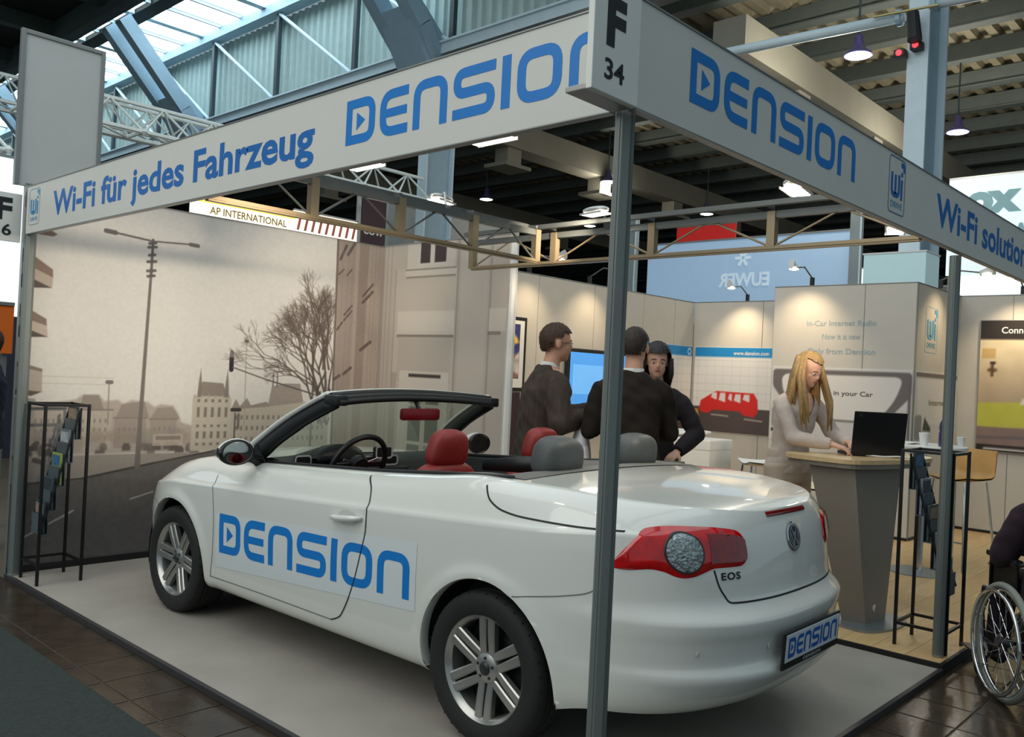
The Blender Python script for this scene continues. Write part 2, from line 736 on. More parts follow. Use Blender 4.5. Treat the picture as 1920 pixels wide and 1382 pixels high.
ZB, ZT = 2.322, 2.640
fa = MB().cbox((-.012, .12, ZB), (.012, 5.03, ZT), .002).build('fascia_board', M_fascia)
tag(fa, 'long white fascia board lettered Wi-Fi fuer jedes Fahrzeug over the car side', 'sign board')
FX = ((-.012, 0, 0), (0, -1, 0), (0, 0, 1), (-1, 0, 0))
mb = MB()
logo_into(mb, 1.33, .178, ((-.012, 1.432, 2.404), (0, -1, 0), (0, 0, 1), (-1, 0, 0)))
mb.build('logo_lettering', M_blue, fa)
words_into('Wi-Fi f\u00fcr jedes Fahrzeug', 2.90, .152, ((-.012, 4.55, 2.408), (0, -1, 0), (0, 0, 1), (-1, 0, 0)), .026, fa, M_blue2, 'slogan_word')
wi_badge(fa, ((-.012, 4.985, 2.37), (0, -1, 0), (0, 0, 1), (-1, 0, 0)), .20, M_lblue, M_lblue, mat('badge_line', (150, 165, 170), .5))
MB().cbox((-.016, .12, ZB-.006), (.016, 5.03, ZB), .002).build('lower_rail', M_profile, fa)
MB().cbox((-.016, .12, ZT), (.016, 5.03, ZT+.006), .002).build('upper_rail', M_profile, fa)

fb = MB().cbox((.0, .038, ZB), (8.7, .062, ZT), .002).build('fascia_board', M_fascia)
tag(fb, 'white fascia board lettered Wi-Fi solutions above the counter side', 'sign board')
fy = ((0, .038, 0), (1, 0, 0), (0, 0, 1), (0, -1, 0))
mb = MB()
logo_into(mb, 1.325, .172, ((.287, .038, 2.415), (1, 0, 0), (0, 0, 1), (0, -1, 0)))
mb.build('logo_lettering', M_blue, fb)
words_into('Wi-Fi solutions for every car', 3.75, .158, ((2.68, .038, 2.411), (1, 0, 0), (0, 0, 1), (0, -1, 0)), .026, fb, M_blue2, 'slogan_word')
wi_badge(fb, ((2.0, .038, 2.36), (1, 0, 0), (0, 0, 1), (0, -1, 0)), .218, M_blue2, M_lblue, mat('badge_line2', (70, 110, 150), .5))
MB().cbox((.0, .034, ZB-.006), (8.7, .066, ZB), .002).build('lower_rail', M_profile, fb)
MB().cbox((.0, .034, ZT), (8.7, .066, ZT+.006), .002).build('upper_rail', M_profile, fb)

# corner number sign
cs = MB().cbox((-.222, .028, 2.318), (-.004, .05, 2.80), .003).build('stand_number_sign', mat('sign_grey', (232, 234, 228), .55, var=.02))
tag(cs, 'upright white corner sign with black F and number 34', 'sign')
mb = MB()
text_into(mb, 'F', .088, .128, ((-.165, .028, 2.462), (1, 0, 0), (0, 0, 1), (0, -1, 0)), .05)
mb.build('letter', M_ink, cs)
mb = MB()
text_into(mb, '34', .092, .056, ((-.168, .028, 2.362), (1, 0, 0), (0, 0, 1), (0, -1, 0)), .022)
mb.build('number', M_ink, cs)
MB().cbox((-.222, .05, 2.318), (-.004, .12, 2.335), .003).build('bracket', M_profile, cs)

# neighbouring stand: sign F 36 and tall tower panel
ns = MB().cbox((-.55, 5.13, 2.27), (-.01, 5.15, 2.60), .003).build('stand_number_sign', mat('sign_grey', (205, 208, 202)))
tag(ns, 'white number sign of the next stand with black F and 36', 'sign')
mb = MB()
text_into(mb, 'F', .10, .14, ((-.17, 5.13, 2.42), (1, 0, 0), (0, 0, 1), (0, -1, 0)), .045)
mb.build('letter', M_ink, ns)
mb = MB()
text_into(mb, '36', .12, .075, ((-.19, 5.13, 2.31), (1, 0, 0), (0, 0, 1), (0, -1, 0)), .02)
mb.build('number', M_ink, ns)
tw = thing('tower_panel', 'tall blank grey header panel above the street photo wall', 'panel', (0, 5.1, 0))
MB().cbox((-.05, .01, 2.66), (.46, .03, 3.70), .003).build('panel', mat('tower_grey', (196, 200, 198), .6, var=.02), tw)
MB().cbox((-.075, .0, 2.66), (-.045, .04, 3.73), .004).build('frame_upright', M_profile, tw)
MB().cbox((.455, .0, 2.68), (.485, .04, 3.73), .004).build('frame_upright', M_profile, tw)
MB().cbox((-.045, .0, 3.70), (.455, .04, 3.73), .004).build('frame_top', M_profile, tw)


# ------------------------------------------------------------------ lighting truss
def truss(name, label, p, q, z0, z1, n, mdiag):
    p, q = Vector(p), Vector(q)
    t = thing(name, label, 'truss', (p.x, p.y, z0), group='lighting trusses of the stand')
    L = (q-p).length
    d = (q-p).normalized()
    o = Vector((0, 0, 0))
    H = z1-z0
    wz = Vector((0, 0, 1))
    sd = d.cross(wz)
    MB().bar(o, d*L, .035, .03).bar(o+wz*.0+sd*.0, d*L, .05, .012).build('bottom_chord', M_alu, t)
    MB().bar(o+wz*(H-.02), d*L+wz*(H-.02), .03, .04).build('top_chord', M_alu_d, t)
    MB().bar(o+wz*(H+.03)-sd*.09, d*L+wz*(H+.03)-sd*.09, .035, .03).build('rear_top_chord', M_alu_d, t)
    for i in range(n+1):
        c = d*(L*i/n)
        MB().bar(c, c+wz*H, .045, .05, up=d).build('upright', M_alu, t)
        MB().bar(c+wz*(H+.02), c+wz*(H+.03)-sd*.09, .02, .02).build('cross_tie', M_alu_d, t)
    for i in range(n):
        a, b = d*(L*i/n), d*(L*(i+1)/n)
        m1 = d*(L*(i+.5)/n)+wz*(H-.03)
        MB().tube([a+wz*.02+d*.03, m1-d*.02], .007, 6).build('diagonal', mdiag, t)
        MB().tube([b+wz*.02-d*.03, m1+d*.02], .007, 6).build('diagonal', mdiag, t)
    return t


truss('lattice_truss', 'lattice truss running from the left fascia over the car', (.03, 2.62, 0), (2.49, 2.62, 0), 2.33, 2.55, 4, M_alu_d)
truss('lattice_truss', 'lattice truss running back from the right fascia over the car', (2.62, .09, 0), (2.62, 3.38, 0), 2.33, 2.545, 4, M_alu)


# ------------------------------------------------------------------ flood lamps
def flood(loc, rz, label, arm_to, tilt=.35, target=None, energy=60, cone=70):
    t = thing('flood_lamp', label, 'lamp', loc, rz, group='flood lamps of the stand')
    b = MB()
    P = []
    for i in range(9):
        u = i/8
        row = []
        s = math.sin(PI*min(max(u, .0), 1))**.35 if 0 < u < 1 else .15
        for j in range(14):
            a = 2*PI*j/14
            row.append((-.115+.23*u, .055*s*math.cos(a), .026*s*math.sin(a)+.012))
        P.append(row)
    b.grid(P, close=True)
    bo = b.build('housing', M_lampbody, t, smooth=True)
    MB().cbox((-.09, -.042, -.018), (.09, .042, -.008), .004).build('glass', M_lampglass, t)
    MB().bar((-.10, -.05, -.012), (.10, -.05, -.012), .006, .012).bar((-.10, .05, -.012), (.10, .05, -.012), .006, .012).build('bezel', M_lampbody, t)
    v = Vector(arm_to)-Vector(loc)
    v.rotate(Matrix.Rotation(-rz, 3, 'Z'))
    MB().tube([(0, 0, .03), (v.x*.5, v.y*.5, max(.03, v.z*.5+.02)), v], .008, 8).build('arm', M_lampbody, t)
    MB().cbox((v.x-.02, v.y-.02, v.z-.03), (v.x+.02, v.y+.02, v.z+.02), .004).build('clamp', M_alu_d, t)
    if target:
        lamp('flood_beam', 'SPOT', (loc[0], loc[1], loc[2]-.035), energy, (1.0, .84, .64), target, .05, R(cone), 1.0)
    return t


flood((1.80, 2.86, 2.66), R(15), 'flood lamp on the truss before the building photo', (1.70, 2.70, 2.57), target=(2.5, 5.1, 2.1), energy=130, cone=60)
flood((2.42, 2.05, 2.61), R(80), 'flood lamp above the rear seats on the deep truss', (2.62, 2.1, 2.56), target=(3.09, 4.40, 2.15), energy=110, cone=60)
flood((1.746, .36, 2.45), R(10), 'lit flood lamp under the Wi-Fi fascia near the logo', (1.95, .07, 2.42), target=(1.6, 1.4, .8), energy=45, cone=90)
flood((.12, 1.50, 2.376), R(90), 'flood lamp peeping under the slogan fascia below the word Fahrzeug', (.035, 1.50, 2.42), target=(.72, 5.1, 1.72), energy=430, cone=40)
flood((.12, .76, 2.376), R(90), 'flood lamp peeping under the slogan fascia below the logo', (.035, .76, 2.42), target=(2.0, 5.1, 1.5), energy=200, cone=40)
flood((2.96, .34, 2.45), R(20), 'lit flood lamp at the junction of fascia and truss', (3.0, .07, 2.42), target=(6.2, 4.2, 1.7), energy=220, cone=60)
# ------------------------------------------------------------------ printed photo walls (grey-toned street view)
class Print:
    """flat print: a fine grid mesh whose colour attribute holds the printed picture"""
    def __init__(s, w_, h_, res):
        s.nx, s.nz = int(round(w_/res))+1, int(round(h_/res))+1
        s.x, s.z = np.meshgrid(np.linspace(0, w_, s.nx), np.linspace(0, h_, s.nz))
        s.c = np.zeros((s.nz, s.nx, 3))
        s.w, s.h, s.res = w_, h_, res

    def blend(s, a, col):
        a = np.clip(a, 0, 1)[..., None]
        col = np.asarray(col, float)
        s.c = s.c*(1-a)+col*a

    def poly(s, pts, col, alpha=1.0, soft=None):
        soft = soft or s.res*1.2
        px = np.array([p[0] for p in pts])
        pz = np.array([p[1] for p in pts])
        x0, x1, z0, z1 = px.min()-.03, px.max()+.03, pz.min()-.03, pz.max()+.03
        i0, i1 = max(0, int(z0/s.res)), min(s.nz, int(z1/s.res)+2)
        j0, j1 = max(0, int(x0/s.res)), min(s.nx, int(x1/s.res)+2)
        if i1 <= i0 or j1 <= j0:
            return
        X, Z = s.x[i0:i1, j0:j1], s.z[i0:i1, j0:j1]
        ins = np.zeros(X.shape, bool)
        dist = np.full(X.shape, 9.0)
        n = len(pts)
        for k in range(n):
            ax, az, bx_, bz = px[k], pz[k], px[(k+1) % n], pz[(k+1) % n]
            cond = ((az > Z) != (bz > Z))
            with np.errstate(divide='ignore', invalid='ignore'):
                xi = (bx_-ax)*(Z-az)/((bz-az) if bz != az else 1e-9)+ax
            ins ^= cond & (X < xi)
            L2 = (bx_-ax)**2+(bz-az)**2+1e-12
            t = np.clip(((X-ax)*(bx_-ax)+(Z-az)*(bz-az))/L2, 0, 1)
            dist = np.minimum(dist, np.hypot(X-ax-t*(bx_-ax), Z-az-t*(bz-az)))
        sd = np.where(ins, -dist, dist)
        a = np.clip(.5-sd/soft, 0, 1)[..., None]*alpha
        s.c[i0:i1, j0:j1] = s.c[i0:i1, j0:j1]*(1-a)+np.asarray(col, float)*a

    def line(s, p, q, wd, col, alpha=1.0, w2=None):
        w2 = wd if w2 is None else w2
        mg = max(wd, w2)+.02
        i0, i1 = max(0, int((min(p[1], q[1])-mg)/s.res)), min(s.nz, int((max(p[1], q[1])+mg)/s.res)+2)
        j0, j1 = max(0, int((min(p[0], q[0])-mg)/s.res)), min(s.nx, int((max(p[0], q[0])+mg)/s.res)+2)
        if i1 <= i0 or j1 <= j0:
            return
        X, Z = s.x[i0:i1, j0:j1], s.z[i0:i1, j0:j1]
        dx, dz = q[0]-p[0], q[1]-p[1]
        t = np.clip(((X-p[0])*dx+(Z-p[1])*dz)/(dx*dx+dz*dz+1e-12), 0, 1)
        d = np.hypot(X-p[0]-t*dx, Z-p[1]-t*dz)-(wd+(w2-wd)*t)/2
        a = np.clip(.5-d/(s.res*1.1), 0, 1)[..., None]*alpha
        s.c[i0:i1, j0:j1] = s.c[i0:i1, j0:j1]*(1-a)+np.asarray(col, float)*a

    def rect(s, x0, x1, z0, z1, col, alpha=1.0):
        s.poly([(x0, z0), (x1, z0), (x1, z1), (x0, z1)], col, alpha)

    def noise(s, amp, scale, seed, mask=None):
        rg = np.random.RandomState(seed)
        gx, gz = int(s.w/scale)+3, int(s.h/scale)+3
        g = rg.rand(gz, gx)
        fx, fz = s.x/scale, s.z/scale
        ix, iz = fx.astype(int), fz.astype(int)
        tx, tz = fx-ix, fz-iz
        tx, tz = tx*tx*(3-2*tx), tz*tz*(3-2*tz)
        v = (g[iz, ix]*(1-tx)*(1-tz)+g[iz, ix+1]*tx*(1-tz)+g[iz+1, ix]*(1-tx)*tz+g[iz+1, ix+1]*tx*tz)-.5
        if mask is not None:
            v = v*mask
        s.c *= (1+amp*v*2)[..., None]

    def build(s, name, frame, parent, material):
        """frame=(origin,A,B): point = origin + A*x + B*z"""
        o, A, B = [np.array(q, float) for q in frame]
        co = (o+s.x[..., None]*A+s.z[..., None]*B).reshape(-1, 3)
        nv = s.nx*s.nz
        idx = np.arange(nv).reshape(s.nz, s.nx)
        q = np.stack([idx[:-1, :-1], idx[:-1, 1:], idx[1:, 1:], idx[1:, :-1]], -1).reshape(-1)
        nf = len(q)//4
        me = bpy.data.meshes.new(name)
        me.vertices.add(nv)
        me.vertices.foreach_set('co', co.reshape(-1))
        me.loops.add(nf*4)
        me.loops.foreach_set('vertex_index', q.astype(np.int32))
        me.polygons.add(nf)
        me.polygons.foreach_set('loop_start', (np.arange(nf)*4).astype(np.int32))
        me.update(calc_edges=True)
        at = me.color_attributes.new('print', 'FLOAT_COLOR', 'POINT')
        c = np.clip(s.c, 0, 255)/255.0
        lin = np.where(c <= .04045, c/12.92, ((c+.055)/1.055)**2.4)
        at.data.foreach_set('color', np.concatenate([lin, np.ones(lin.shape[:2]+(1,))], -1).reshape(-1).astype(np.float32))
        me.materials.append(material)
        ob = bpy.data.objects.new(name, me)
        COL.objects.link(ob)
        ob.parent = parent
        return ob


M_print = vcol_mat('photo_print', .55)
wall_mural = struct(MB().box((0, 5.104, 0), (3.09, 5.145, HT-.004)).build('wall_mural', M_profile))
MB().box((0, 5.088, 0), (3.09, 5.104, .045)).build('base_skirting', M_black, wall_mural)
MB().box((0, 5.098, HT-.006), (3.09, 5.145, HT)).build('top_profile', M_profile, wall_mural)
wall_part = struct(MB().box((3.094, 3.43, 0), (3.135, 5.145, HT-.004)).build('wall_partition', M_wall))
MB().box((3.086, 3.43, HT-.006), (3.14, 5.1, HT)).build('top_profile', M_profile, wall_part)
MB().box((3.082, 3.43, 0), (3.094, 5.1, .045)).build('base_skirting', M_black, wall_part)

# ---- street view
g = Print(3.09, 2.68, .0052)
X_, Z_ = g.x, g.z
sky = 200+6*(Z_/2.68)
g.c[:] = np.stack([sky*1.0, sky*.985, sky*.965], -1)
BR = (96, 86, 80)
# far street buildings on the left
rg = random.Random(3)
fac = (160, 152, 144)
sil = [(0.0, 1.15), (.20, 1.17), (.40, 1.20), (.45, 1.235), (.56, 1.235), (.60, 1.19), (.70, 1.20), (.74, 1.17), (.80, 1.20), (.92, 1.19), (.98, 1.15), (1.03, 1.17), (1.13, 1.16), (1.17, 1.10), (1.20, 1.03), (1.30, 1.0), (1.30, .80), (0, .80)]
g.poly(sil, (158, 148, 140), .92, .02)
for (x0, x1, z0, z1, cc) in ((.02, .40, .84, 1.13, (166, 157, 148)), (.42, .66, .84, 1.12, (170, 161, 151)), (.68, .92, .84, 1.06, (140, 129, 122)), (.95, 1.16, .84, 1.05, (142, 132, 124))):
    g.rect(x0, x1, z0, z1, cc, .8)
    g.rect(x0-.01, x1+.01, z1, z1+.012, (112, 103, 97), .8)
    zz = z0+.06
    while zz < z1-.04:
        xx = x0+.03
        while xx < x1-.03:
            g.rect(xx, xx+.014, zz, zz+.03, (118, 109, 103), .7)
            xx += .04
        zz += .065
g.poly([(.43, 1.13), (.45, 1.235), (.56, 1.235), (.60, 1.13)], (128, 118, 112), .8)
g.poly([(.69, 1.07), (.73, 1.17), (.90, 1.19), (.94, 1.07)], (132, 122, 116), .8)
g.poly([(.95, 1.06), (1.0, 1.14), (1.12, 1.15), (1.19, 1.06)], (136, 126, 119), .8)
# bushes and parked cars
for k in range(60):
    x, zc = rg.uniform(0, 1.3), rg.uniform(.86, .96)
    r_ = rg.uniform(.02, .06)
    pts = [(x+r_*1.5*math.cos(t), zc+r_*math.sin(t)) for t in np.linspace(0, 2*PI, 10)[:-1]]
    g.poly(pts, (148-rg.uniform(0, 22),)*1+(138-rg.uniform(0, 20), 130-rg.uniform(0, 20)), .35, .02)
for k in range(46):
    x = rg.uniform(.0, 1.65)
    zc = .80+rg.uniform(-.02, .035)
    wd = rg.uniform(.05, .09)
    v = rg.choice([62, 74, 90, 150])
    g.poly([(x, zc), (x, zc+.03), (x+wd*.2, zc+.055), (x+wd*.75, zc+.055), (x+wd, zc+.03), (x+wd, zc)], (v+8, v, v-4), .75, .012)
g.rect(.98, 1.22, .85, .94, (172, 160, 150), .8)
g.rect(1.0, 1.20, .895, .925, (110, 100, 95), .7)
# gothic town hall
gt = (176, 168, 154)
g.poly([(1.285, .80), (1.285, 1.22), (1.33, 1.25), (1.57, 1.25), (1.62, 1.22), (1.62, .80)], gt, .95)
g.poly([(1.325, 1.24), (1.36, 1.355), (1.54, 1.345), (1.585, 1.24)], (124, 113, 106), .9)
for xx in (1.342, 1.575):
    g.poly([(xx-.022, 1.23), (xx-.012, 1.36), (xx, 1.46), (xx+.012, 1.36), (xx+.022, 1.23)], (120, 110, 104), .95)
for r_i, (z0, z1) in enumerate(((1.07, 1.15), (.99, 1.01), (.90, .955), (.845, .865), (1.19, 1.215))):
    for q in range(5):
        xx = 1.325+q*.06
        g.rect(xx, xx+.024, z0, z1, (108, 99, 92), .85)
for q in range(6):
    xx = 1.30+q*.06
    g.poly([(xx-.012, 1.225), (xx, 1.26), (xx+.012, 1.225)], (160, 150, 138), .9)
# long wing to the right
g.poly([(1.62, .80), (1.62, 1.13), (1.74, 1.17), (1.95, 1.16), (2.22, 1.20), (2.58, 1.2), (2.58, .8)], (170, 161, 148), .9)
g.poly([(1.62, 1.13), (1.66, 1.22), (1.70, 1.16), (1.76, 1.23), (1.80, 1.17), (1.95, 1.2), (1.98, 1.16)], (134, 123, 115), .9)
g.poly([(1.96, 1.16), (1.99, 1.33), (2.12, 1.36), (2.27, 1.36), (2.31, 1.2)], (138, 127, 118), .85)
for xx in (2.0, 2.04):
    g.line((xx, 1.33), (xx, 1.44), .012, (112, 102, 97))
for zr in (.87, .96, 1.05):
    for q in range(18):
        xx = 1.66+q*.05
        g.rect(xx, xx+.02, zr, zr+.035, (116, 106, 98), .8)
# street / pavement / road
g.poly([(-.1, .80), (3.2, .78), (3.2, -.1), (-.1, -.1)], (142, 135, 128), 1)
g.poly([(-.1, .60), (.47, .628), (1.0, .72), (1.45, .79), (3.2, .80), (3.2, -.1), (-.1, -.1)], (96, 92, 90), 1)
sh = np.clip((.75-Z_)/.75, 0, 1)
msk = (Z_ < .62+.06*X_)
g.line((-.1, .60), (.47, .628), .014, (70, 65, 62))
g.line((.47, .628), (1.0, .72), .016, (62, 58, 56))
g.line((1.0, .72), (1.5, .80), .014, (70, 65, 62))
for a, b, wd in (((.09, .235), (.42, .40), .014), ((.83, .455), (1.0, .50), .010), ((1.3, .62), (1.4, .65), .008), ((-.1, .14), (-.02, .18), .02)):
    g.line(a, b, wd, (176, 172, 168))
g.noise(.05, .25, 5, msk)
g.noise(.05, .03, 6, msk)
# tall street lamp with two arms
LP = (106, 98, 94)
g.line((.868, .70), (.872, .95), .045, LP, 1, .036)
g.line((.872, .95), (.90, 2.20), .034, LP, 1, .020)
g.line((.90, 2.15), (.902, 2.42), .02, (92, 85, 82))
for zz, r_ in ((2.14, .025), (2.18, .03), (2.25, .032), (2.30, .022), (2.36, .03), (2.39, .024)):
    g.line((.90-r_, zz), (.90+r_, zz+.01), .022, (86, 80, 78), .9)
g.line((.90, 2.41), (.60, 2.435), .014, (98, 92, 90))
g.line((.62, 2.433), (.55, 2.438), .034, (98, 92, 92))
g.line((.90, 2.41), (1.20, 2.428), .012, (98, 92, 90))
g.line((1.20, 2.428), (1.265, 2.425), .03, (104, 98, 96))
# small masts and wires
g.line((.632, 1.02), (.628, 1.33), .008, (128, 118, 112))
g.line((.615, 1.33), (.645, 1.33), .03, (110, 102, 98))
g.line((0, 1.36), (.66, 1.36), .004, (176, 166, 156))
g.line((0, 1.31), (.60, 1.31), .004, (176, 166, 156))
g.line((1.745, 1.0), (1.732, 1.70), .007, (150, 140, 132))
g.line((1.722, 1.70), (1.742, 1.70), .02, (96, 88, 86))
# traffic lights
g.line((1.605, 1.46), (1.604, 1.565), .040, (34, 30, 32))
g.line((1.604, 1.575), (1.604, 1.60), .036, (120, 112, 108))
g.line((1.62, 1.478), (1.93, 1.388), .011, (100, 92, 88))
g.line((1.93, 1.388), (2.42, 1.27), .013, (92, 84, 82))
g.line((2.40, .80), (2.40, 1.42), .018, (92, 84, 84))
g.line((1.63, 1.13), (1.70, 1.13), .03, (56, 50, 50))
g.line((1.66, 1.10), (1.66, .80), .014, (90, 82, 80))
g.line((1.69, .98), (1.69, 1.09), .024, (92, 84, 82), .8)
# balconies of the building at the left edge
for pts, cc in ((((-.05, 2.27), (.20, 2.11), (.205, 2.05), (-.05, 2.16)), (122, 100, 90)), (((-.05, 2.16), (.205, 2.05), (.20, 1.98), (-.05, 2.06)), (172, 158, 146)),
                (((-.05, 2.08), (.20, 1.98), (-.05, 1.96)), (74, 62, 58)), (((-.05, 1.88), (.175, 1.76), (.18, 1.71), (-.05, 1.78)), (118, 100, 92)),
                (((-.05, 1.78), (.18, 1.71), (.19, 1.635), (-.05, 1.71)), (176, 162, 150)), (((-.05, 1.72), (.19, 1.635), (-.05, 1.62)), (70, 60, 58)),
                (((-.05, 1.45), (.165, 1.40), (.17, 1.25), (-.05, 1.26)), (166, 155, 146)), (((-.05, 1.47), (.165, 1.41), (.165, 1.39), (-.05, 1.43)), (120, 106, 100)),
                (((-.05, 1.27), (.17, 1.25), (.1, 1.22), (-.05, 1.23)), (84, 72, 68)), (((.06, 2.345), (.15, 2.395), (.22, 2.36), (.19, 2.34)), (112, 92, 84)),
                (((-.05, 2.62), (.12, 2.62), (.14, 2.55), (-.05, 2.5)), (150, 138, 130)), (((-.05, 1.22), (.13, 1.20), (.13, .85), (-.05, .85)), (150, 142, 136))):
    g.poly(pts, cc)
for k in range(10):
    x = rg.uniform(.0, .3)
    g.line((x, .76+rg.uniform(0, .1)), (x+.05, .80+rg.uniform(-.05, .1)), .035, (64, 60, 62), .8)
# parallel facade at the right, seen steeply
g.poly([(2.584, 2.70), (2.62, .6), (3.10, .5), (3.10, 2.70)], (150, 137, 128))
g.poly([(2.584, 2.70), (2.60, 1.6), (2.62, .6), (2.64, .6), (2.62, 1.6), (2.605, 2.70)], (106, 94, 88))
g.poly([(2.80, 2.70), (2.80, .6), (2.84, .6), (2.84, 2.70)], (162, 149, 139))
g.poly([(2.84, 2.70), (2.84, .6), (2.93, .6), (2.95, 2.70)], (140, 126, 117))
g.poly([(2.95, 2.70), (2.93, .6), (3.10, .5), (3.10, 2.70)], (158, 146, 137))
for a, b, wd in (((2.63, 2.50), (2.69, 2.63), .028), ((2.71, 2.55), (2.78, 2.66), .028), ((2.62, 2.36), (2.67, 2.41), .014), ((2.71, 2.36), (2.76, 2.42), .014),
                 ((2.63, 1.86), (2.68, 1.93), .020), ((2.70, 2.0), (2.78, 2.09), .018), ((2.70, 1.95), (2.78, 2.04), .018), ((2.90, 2.19), (3.01, 2.31), .020),
                 ((2.90, 2.13), (3.01, 2.24), .026), ((2.62, 1.41), (2.68, 1.445), .026), ((2.72, 1.46), (2.80, 1.52), .028), ((2.90, 1.69), (3.01, 1.77), .03)):
    g.line(a, b, wd, (92, 80, 78))
for x in (2.66, 2.72, 2.77, 2.99, 3.03):
    g.line((x, .6), (x, 2.7), .008, (136, 122, 114), .6)
# bare trees
def branch(p, ang, ln, wd, dep):
    q = (p[0]+ln*math.cos(ang), p[1]+ln*math.sin(ang))
    if q[0] > 2.60:
        return
    g.line(p, q, wd, (78, 66, 60), .85 if dep < 5 else .6, wd*.7)
    if dep < 8 and wd > .0022:
        for _ in range(2 if rg.random() < .75 else 3):
            branch(q, ang+rg.uniform(-.62, .62)+(.08 if ang < PI/2 else -.04), ln*rg.uniform(.68, .9), wd*.68, dep+1)


for (x, z0, an, ln, wd) in ((2.49, 1.10, 1.75, .22, .040), (2.545, 1.15, 1.62, .24, .036), (2.44, 1.10, 1.95, .26, .024), (2.40, 1.40, 2.2, .17, .018), (2.56, 1.2, 1.5, .2, .028), (2.40, 1.35, 2.7, .13, .014), (2.52, 1.3, 1.9, .2, .024),
                            (2.50, 1.25, 2.3, .2, .02), (2.46, 1.45, 2.45, .17, .018), (2.56, 1.5, 1.8, .19, .022), (2.50, 1.5, 1.6, .2, .022), (2.42, 1.3, 1.7, .22, .02)):
    branch((x, z0), an, ln, wd, 0)
for k in range(26):
    x, zz = rg.uniform(2.42, 2.6), rg.uniform(1.0, 1.28)
    g.line((x, zz), (x+rg.uniform(-.02, .02), zz+.05), .02, (64, 52, 50), .6)
g.noise(.015, .02, 9)
g.build('street_photo_print', ((0, 5.1035, 0), (1, 0, 0), (0, 0, 1)), wall_mural, M_print)

# ---- facade close-up on the partition: coordinate a = 5.1 - Y
h = Print(1.66, 2.68, .0075)
h.c[:] = (178, 168, 157)
h.noise(.03, .4, 2)
def yy(v):
    return 5.1-v
LT, DK, MD = (196, 187, 175), (120, 106, 97), (158, 147, 137)
for x in (.05, .10, .16):
    h.line((x, 0), (x, 2.68), .016, (160, 149, 139), .8)
h.rect(.22, 1.06, 1.35, 2.45, (184, 174, 162))
h.rect(.22, .235, 0, 2.45, (152, 140, 131), .8)
h.rect(.0, .05, 0, 2.68, (150, 138, 129), .8)
# upper window
h.rect(.38, 1.02, 2.44, 2.68, LT)
h.rect(.54, .92, 2.46, 2.68, (200, 192, 182))
h.rect(.56, .69, 2.49, 2.68, (62, 50, 50))
h.rect(.75, .90, 2.49, 2.68, (58, 48, 48))
h.rect(.36, 1.04, 2.375, 2.43, LT)
h.rect(.36, 1.04, 2.43, 2.442, DK, .8)
h.rect(.37, 1.03, 2.36, 2.376, DK, .7)
# parapet panel
h.rect(.28, 1.04, 1.875, 2.06, (199, 190, 178))
h.rect(.27, 1.05, 1.845, 1.875, LT)
h.rect(.28, 1.04, 1.825, 1.848, DK, .85)
h.rect(.30, 1.02, 1.42, 1.825, (176, 166, 155))
# pilasters
for x in (1.06, 1.46):
    h.rect(x-.012, x+.012, 0, 2.68, (148, 136, 127), .75)
h.rect(1.10, 1.42, 0, 2.68, (184, 174, 163))
h.rect(1.46, 1.66, 1.88, 2.07, (196, 187, 175))
h.rect(1.45, 1.60, 1.85, 1.88, DK, .7)
# lower window
h.rect(.34, 1.0, .2, 1.52, LT)
h.rect(.47, .90, 1.465, 1.495, (60, 52, 50))
h.rect(.46, .92, .3, 1.36, (120, 122, 114))
for x in (.46, .66, .69, .89):
    h.rect(x, x+.03, .3, 1.36, LT)
for zz in (.5, .86, 1.2, 1.34):
    h.rect(.46, .92, zz, zz+.03, LT)
h.rect(.22, .30, .1, 1.5, (150, 139, 130), .6)
h.build('facade_photo_print', ((3.0935, 5.1, 0), (0, -1, 0), (0, 0, 1)), wall_part, M_print)
# ------------------------------------------------------------------ convertible: analytic body surface
# local car frame: u forward from the rear axle, v to the car's left, z up
c_zt = pchip([-1.02, -.90, -.86, -.80, -.60, -.2, .15, .5, .88, 1.5, 2.05, 2.4, 2.7, 2.97, 3.2, 3.4, 3.5],
             [1.005, 1.020, 1.030, 1.044, 1.064, 1.084, 1.082, 1.050, 1.020, .984, .955, .945, .895, .82, .755, .70, .66])
c_cr = pchip([-1.0, -.6, -.25, .73, 1.6, 2.1, 2.6, 3.0, 3.5], [.955, .955, .93, .875, .832, .812, .785, .735, .63])
c_blo = pchip([0, .03, .08, .15, .25, .45, .7, .9, 1.0], [.790, .826, .852, .866, .877, .890, .896, .894, .890])
c_bhi = pchip([1.0, 1.12, 1.3, 1.55, 1.75, 1.9, 2.0], [.890, .872, .855, .830, .803, .772, .738])
c_uR = pchip([.20, .27, .31, .36, .40, .432, .452, .474, .49, .56, .61, .640, .652, .685, .71, .80, .90, .98, 1.04],
             [.74, .83, .905, .957, .984, .998, .995, .978, .976, .984, .997, .999, .990, .953, .938, .928, .912, .89, .862])
c_zb = pchip([-1.02, -.6, -.42, -.3, 2.9, 3.45], [.285, .285, .25, .215, .215, .23])
c_uF = pchip([.18, .3, .45, .55, .65, .72, .85], [3.30, 3.42, 3.47, 3.475, 3.44, 3.40, 3.22])
U0R, NR, U0F, NF = -.10, 2.7, 2.50, 2.35
ZBOT = .20


def q_of(u, z):
    zc, zt = c_cr(u), c_zt(u)
    return np.where(z <= zc, (z-ZBOT)/(zc-ZBOT), 1+(z-zc)/(zt-zc))


def b_of(q):
    return np.where(q <= 1, c_blo(q), c_bhi(q))


def arch_flare(u, z):
    f = 0
    for cu in (0.0, 2.578):
        r = np.hypot(u-cu, z-.325)
        f = f+.010*np.exp(-((r-.375)/.035)**2)*(z > .2)
    return f


